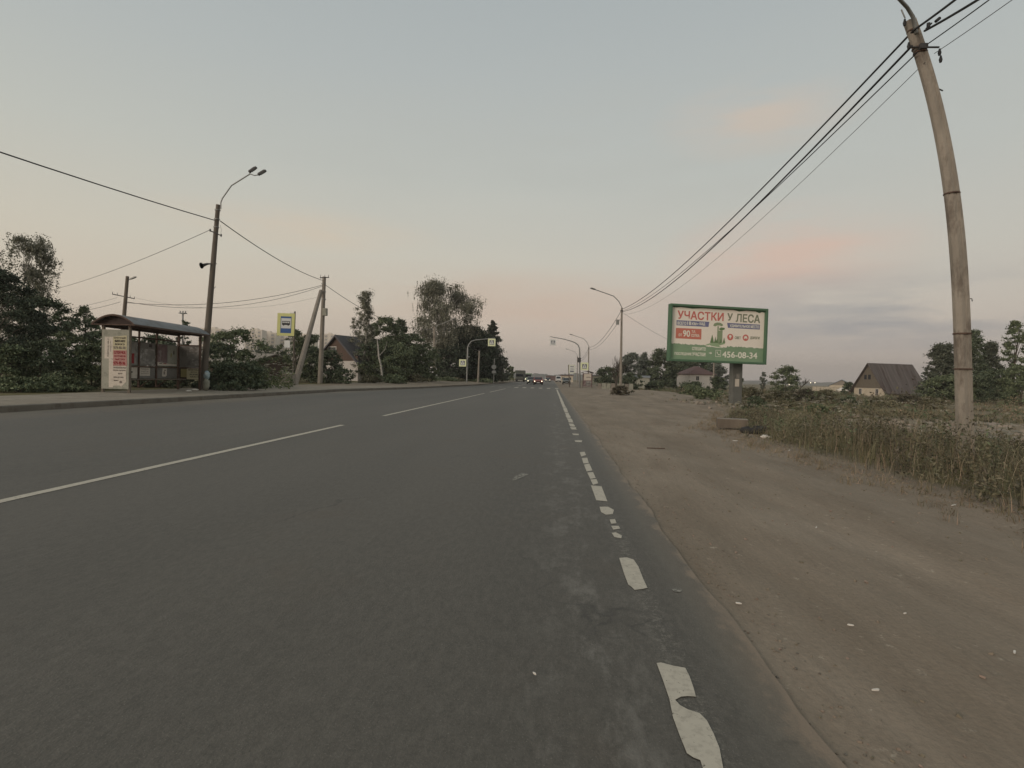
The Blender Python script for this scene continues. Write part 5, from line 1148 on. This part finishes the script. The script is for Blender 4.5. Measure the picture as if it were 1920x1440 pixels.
q=P(343,602,250); tw=empty('lattice_tower',(q[0],q[1],0),'tiny lattice mast with platform rising behind the bus shelter roof','mast')
MB().tube([V3(q[0],q[1],0),P(343,588,250)],.35,'sign_back',5).build('shaft',tw); mb=MB()
mb.box(P(343,587.5,250),(2.8,2,.4),'sign_back'); mb.build('platform',tw)
for k in (-1.3,0,1.3): MB().box(P(343,586,250)+V3(k,0,.2),(.35,.35,1.1),'sign_back').build('antenna',tw)
# ---------------------------------------------------------------- vehicles
def car(px,py_,d,yaw,label,paint,name='car',lit=True,kind='sedan',ln=4.3,w=1.72,h=1.45,z=None):
    q=P(px,py_,d); z0=0. if z is None else z
    o=V3(q[0],q[1],z0); u,v=frame_of(o,yaw)   # u right, v forward(away from camera when yaw=0); front faces the camera = -v
    root=empty(name,o,label,'car' if kind!='van' else 'van'); zz=V3(0,0,1)
    def pt(x,y,zc): return o+u*x+v*y+zz*zc
    if kind=='sedan': prof=[(-2.15,.35),(-2.17,.62),(-2.05,.78),(-1.15,.93),(-.45,1.38),(.75,1.42),(1.45,1.02),(2.1,.98),(2.15,.4)]; cab0,cab1=3,7
    else: prof=[(-2.3,.4),(-2.32,.95),(-2.0,1.15),(-1.5,1.9),(-1.2,2.05),(2.2,2.08),(2.3,1.9),(2.3,.4)]; cab0,cab1=2,7
    k=ln/4.3; n_=len(prof); vs=[];
    for s_ in (-1,1):
        for (y_,z_) in prof: ww=w/2*(1-.16*max(0,(z_-.9))/.5 if kind=='sedan' else 1-.05*(z_>1)); vs.append(pt(s_*ww,y_*k,z_*h/1.42 if kind=='sedan' else z_))
    fs=[tuple(range(n_))[::-1],tuple(range(n_,2*n_))]+[(i,(i+1)%n_,n_+(i+1)%n_,n_+i) for i in range(n_)]
    MB().add(vs,fs,paint).build('body',root,.05)
    hs=h/1.42 if kind=='sedan' else 1
    if kind=='sedan':
        y0,z0_,y1,z1=-1.12,.97,-.50,1.36
    else: y0,z0_,y1,z1=-1.98,1.2,-1.56,1.85
    vs=[pt(-w*.41,y0*k-.03,z0_*hs),pt(w*.41,y0*k-.03,z0_*hs),pt(w*.36,y1*k-.03,z1*hs),pt(-w*.36,y1*k-.03,z1*hs)]
    MB().add(vs+[p_+v*.02 for p_ in vs],[(0,1,2,3),(7,6,5,4)],'car_glass').build('windshield',root)
    fy=-2.17*k if kind=='sedan' else -2.32
    MB().box(pt(0,fy-.04,.42),(w*.96,.16,.2),'plastic_black',u,v).build('bumper',root,.03); MB().box(pt(0,0,.3),(w*.8,ln*.9,.2),'plastic_black',u,v).build('underbody',root)
    MB().box(pt(0,fy-.02,.64),(w*.42,.06,.12),'plastic_black',u,v).build('grille',root)
    MB().box(pt(0,fy-.13,.42),(.52,.02,.11),'sign_white',u,v).build('number_plate',root)
    for s_ in (-1,1):
        mb=MB(); p=pt(s_*w*.37,fy-.03,.66 if kind=='sedan' else .85); mb.tube([p,p-v*.05],.085,'lamp_lit' if lit else 'chrome',12); mb.build('headlight',root)
        MB().box(pt(s_*(w/2+.1),-.85*k,.98*hs),(.16,.1,.12),paint,u,v).build('mirror',root,.02)
        for yy in (-1.35*k,1.35*k):
            c0=pt(s_*(w/2-.1),yy,.31); wo=MB().tube([c0-u*.1,c0+u*.1],.31,'tyre',18,smooth=False).build('wheel',root)
            r_o=MB().tube([c0-u*.105,c0+u*.105],.18,'chrome',12,smooth=False).build('rim',wo)
    return root
car(1009,714,98,2,'reddish car with lit headlights approaching just beyond the crosswalk','car_red')
car(996,712,106,3,'grey car with bright headlight right behind and left of the reddish car','car_grey')
car(1027.5,711,185,0,'distant car with lit headlights right of the reddish car','car_dark')
car(1020,709,260,0,'farthest tiny car with lit headlights on the road','car_white')
car(1047,709,170,0,'white van with rounded roof parked at the right roadside','car_white','van',False,'van')
car(1062,712,118,0,'small pale parked car left of the right bus stop sign','car_grey','car',False)
# dark truck parked left
q=P(974,712,150); o=V3(q[0],q[1],.1); tr=empty('truck',o,'dark box truck parked at the left roadside near the white hoarding','truck')
MB().box(o+V3(.2,1.5,1.95),(2.5,5.5,2.4),'truck_green').build('cargo_box',tr,.04)
MB().box(o+V3(.2,-2.2,1.35),(2.3,1.8,1.7),'truck_green').build('cab',tr,.15); MB().box(o+V3(.2,-3.13,1.75),(2.0,.04,.65),'car_glass').build('windshield',tr)
MB().box(o+V3(.2,-3.15,.65),(2.3,.2,.3),'plastic_black').build('bumper',tr)
for s_ in (-1,1):
    for yy in (-2.1,2.6): c0=o+V3(.2+s_*1.0,yy,.42); MB().tube([c0-V3(.15,0,0),c0+V3(.15,0,0)],.45,'tyre',16).build('wheel',tr)
    MB().tube([o+V3(.2+s_*.85,-3.12,.95),o+V3(.2+s_*.85,-3.18,.95)],.12,'chrome',10).build('headlight',tr)
# green-white bus with a light
q=P(990,706,200); o=V3(q[0],q[1],.0); bu=empty('bus',o,'pale green bus with a lit headlight far behind the truck','bus')
MB().box(o+V3(0,4,1.65),(2.5,9,2.6),'bus_green').build('body',bu,.15); MB().box(o+V3(0,-.52,2.0),(2.2,.05,1.1),'car_glass').build('windshield',bu)
for s_ in (-1,1):
    MB().tube([o+V3(s_*.95,-.5,.8),o+V3(s_*.95,-.58,.8)],.16,'lamp_lit',10).build('headlight',bu)
    for yy in (1.5,6.5): c0=o+V3(s_*1.1,yy,.45); MB().tube([c0-V3(.15,0,0),c0+V3(.15,0,0)],.45,'tyre',14).build('wheel',bu)
# white hoarding left of the truck
q=P(954,694,135); ho=empty('hoarding',(q[0],q[1],.3),'white blank hoarding panel on a post beyond the end of the tree row','hoarding')
MB().box(P(954,694,135),(1.3,.15,1.5),'sign_white').build('panel',ho); MB().box(V3(q[0]-.3,q[1]+.1,1.0),(.15,.15,1.8),'galvanised').build('post',ho)
# kiosk-like shelter on the right beyond the crossing
b=groundat(1099,79); ks=empty('bus_shelter',b,'pinkish poster-covered bus shelter at the right roadside beyond the crosswalk','bus shelter')
MB().box(b+V3(.15,.0,1.15),(1.35,.06,1.95),'poster_rose').build('end_panel',ks); MB().box(b+V3(-.5,-.02,1.1),(.07,.07,2.2),'rust_metal').build('post',ks); MB().box(b+V3(.85,-.02,1.1),(.07,.07,2.2),'rust_metal').build('post',ks)
MB().box(b+V3(.85,1.8,1.15),(.06,3.6,1.95),'panel_greygreen').build('back_panel',ks)
mb=MB(); vs=[]
for i in range(9):
    x_=-.7+1.85*i/8; z_=2.2+.26*math.sin(math.pi*i/8)
    for yy in (-.3,3.9): vs+= [b+V3(x_,yy,z_),b+V3(x_,yy,z_-.05)]
fs=[]
for i in range(8): a_=i*4;b_=a_+4; fs+=[(a_,b_,b_+2,a_+2),(a_+1,a_+3,b_+3,b_+1),(a_,a_+1,b_+1,b_),(a_+2,b_+2,b_+3,a_+3)]
MB().add(vs,fs,'gable_brown').build('roof',ks)
a=Art(b+V3(-.35,-.04,.2),V3(1,0,0),V3(0,0,1)); a.rect(.0,.9,1.05,1.85,1,'paper'); a.rect(.3,.1,1.05,.8,1,'poster_faded'); a.rect(.35,1.3,1.0,1.4,2,'ink_grey'); a.rect(.35,.45,1.0,.52,2,'ink'); a.mb.build('poster',ks)
# roadside lights and stalls further on, right
for i,(px,py,d,l) in enumerate(((1118,706,150,'tiny white lamp glowing left of the bare tree'),(1123,705.5,152,'tiny lamp glowing nearest the bare tree'),(1520,718,300,'tiny lamp glowing on the field horizon left of the barn'),(1480,721,260,'tiny lamp glowing in the dark bushes of the field'),(1528,718,310,'faint lamp glowing closest to the barn on the horizon'))):
    q=P(px,py,d); root=empty('yard_lamp',(q[0],q[1],-.2),l,'lamp','tiny lit yard lamps in the distance'); MB().tube([V3(q[0],q[1],-.2),q],.08,'galvanised',5).build('post',root)
    MB().tube([q,q+V3(0,0,.25)],.2,'lamp_far',8).build('lamp_bulb',root)
for i,(px,w_,h_,d,m_,l) in enumerate(((1062,5,2.6,210,'wall_cream','low pale roadside building left of the right bus stop sign'),(1037,9,3.,330,'roof_brownred','low reddish roadside building near the vanishing point'),(1130,6,2.3,125,'panel_greygreen','low grey garden building left of the bare tree'))):
    q=groundat(px,d); q[2]=0; root=empty('roadside_building',q,l,'building'); MB().box(q+V3(0,3,h_/2-.2),(w_,6,h_),m_).build('wall',root); MB().box(q+V3(0,3,h_-.1),(w_+.6,6.6,.3),'roof_metal' if i else 'roof_brownred').build('roof',root)
    for k in (-1,1): MB().box(q+V3(k*w_*.25,-.03,h_*.5),(1,.05,.9),'window_glass').build('window',root)

# ---------------------------------------------------------------- air
hz=MB().box((0,950,33),(4200,2300,74),'litter').build('haze'); tag(hz,'thin evening haze filling the air over the road and fields','haze',kind='stuff')
m=bpy.data.materials.new('haze'); m.use_nodes=True; t=m.node_tree; t.nodes.clear(); o_=t.nodes.new('ShaderNodeOutputMaterial'); v_=t.nodes.new('ShaderNodeVolumePrincipled'); v_.inputs['Density'].default_value=.00045; v_.inputs['Color'].default_value=(*lin((246,238,232)),1); v_.inputs['Anisotropy'].default_value=.2; t.links.new(v_.outputs[0],o_.inputs['Volume']); setmat(hz,m)
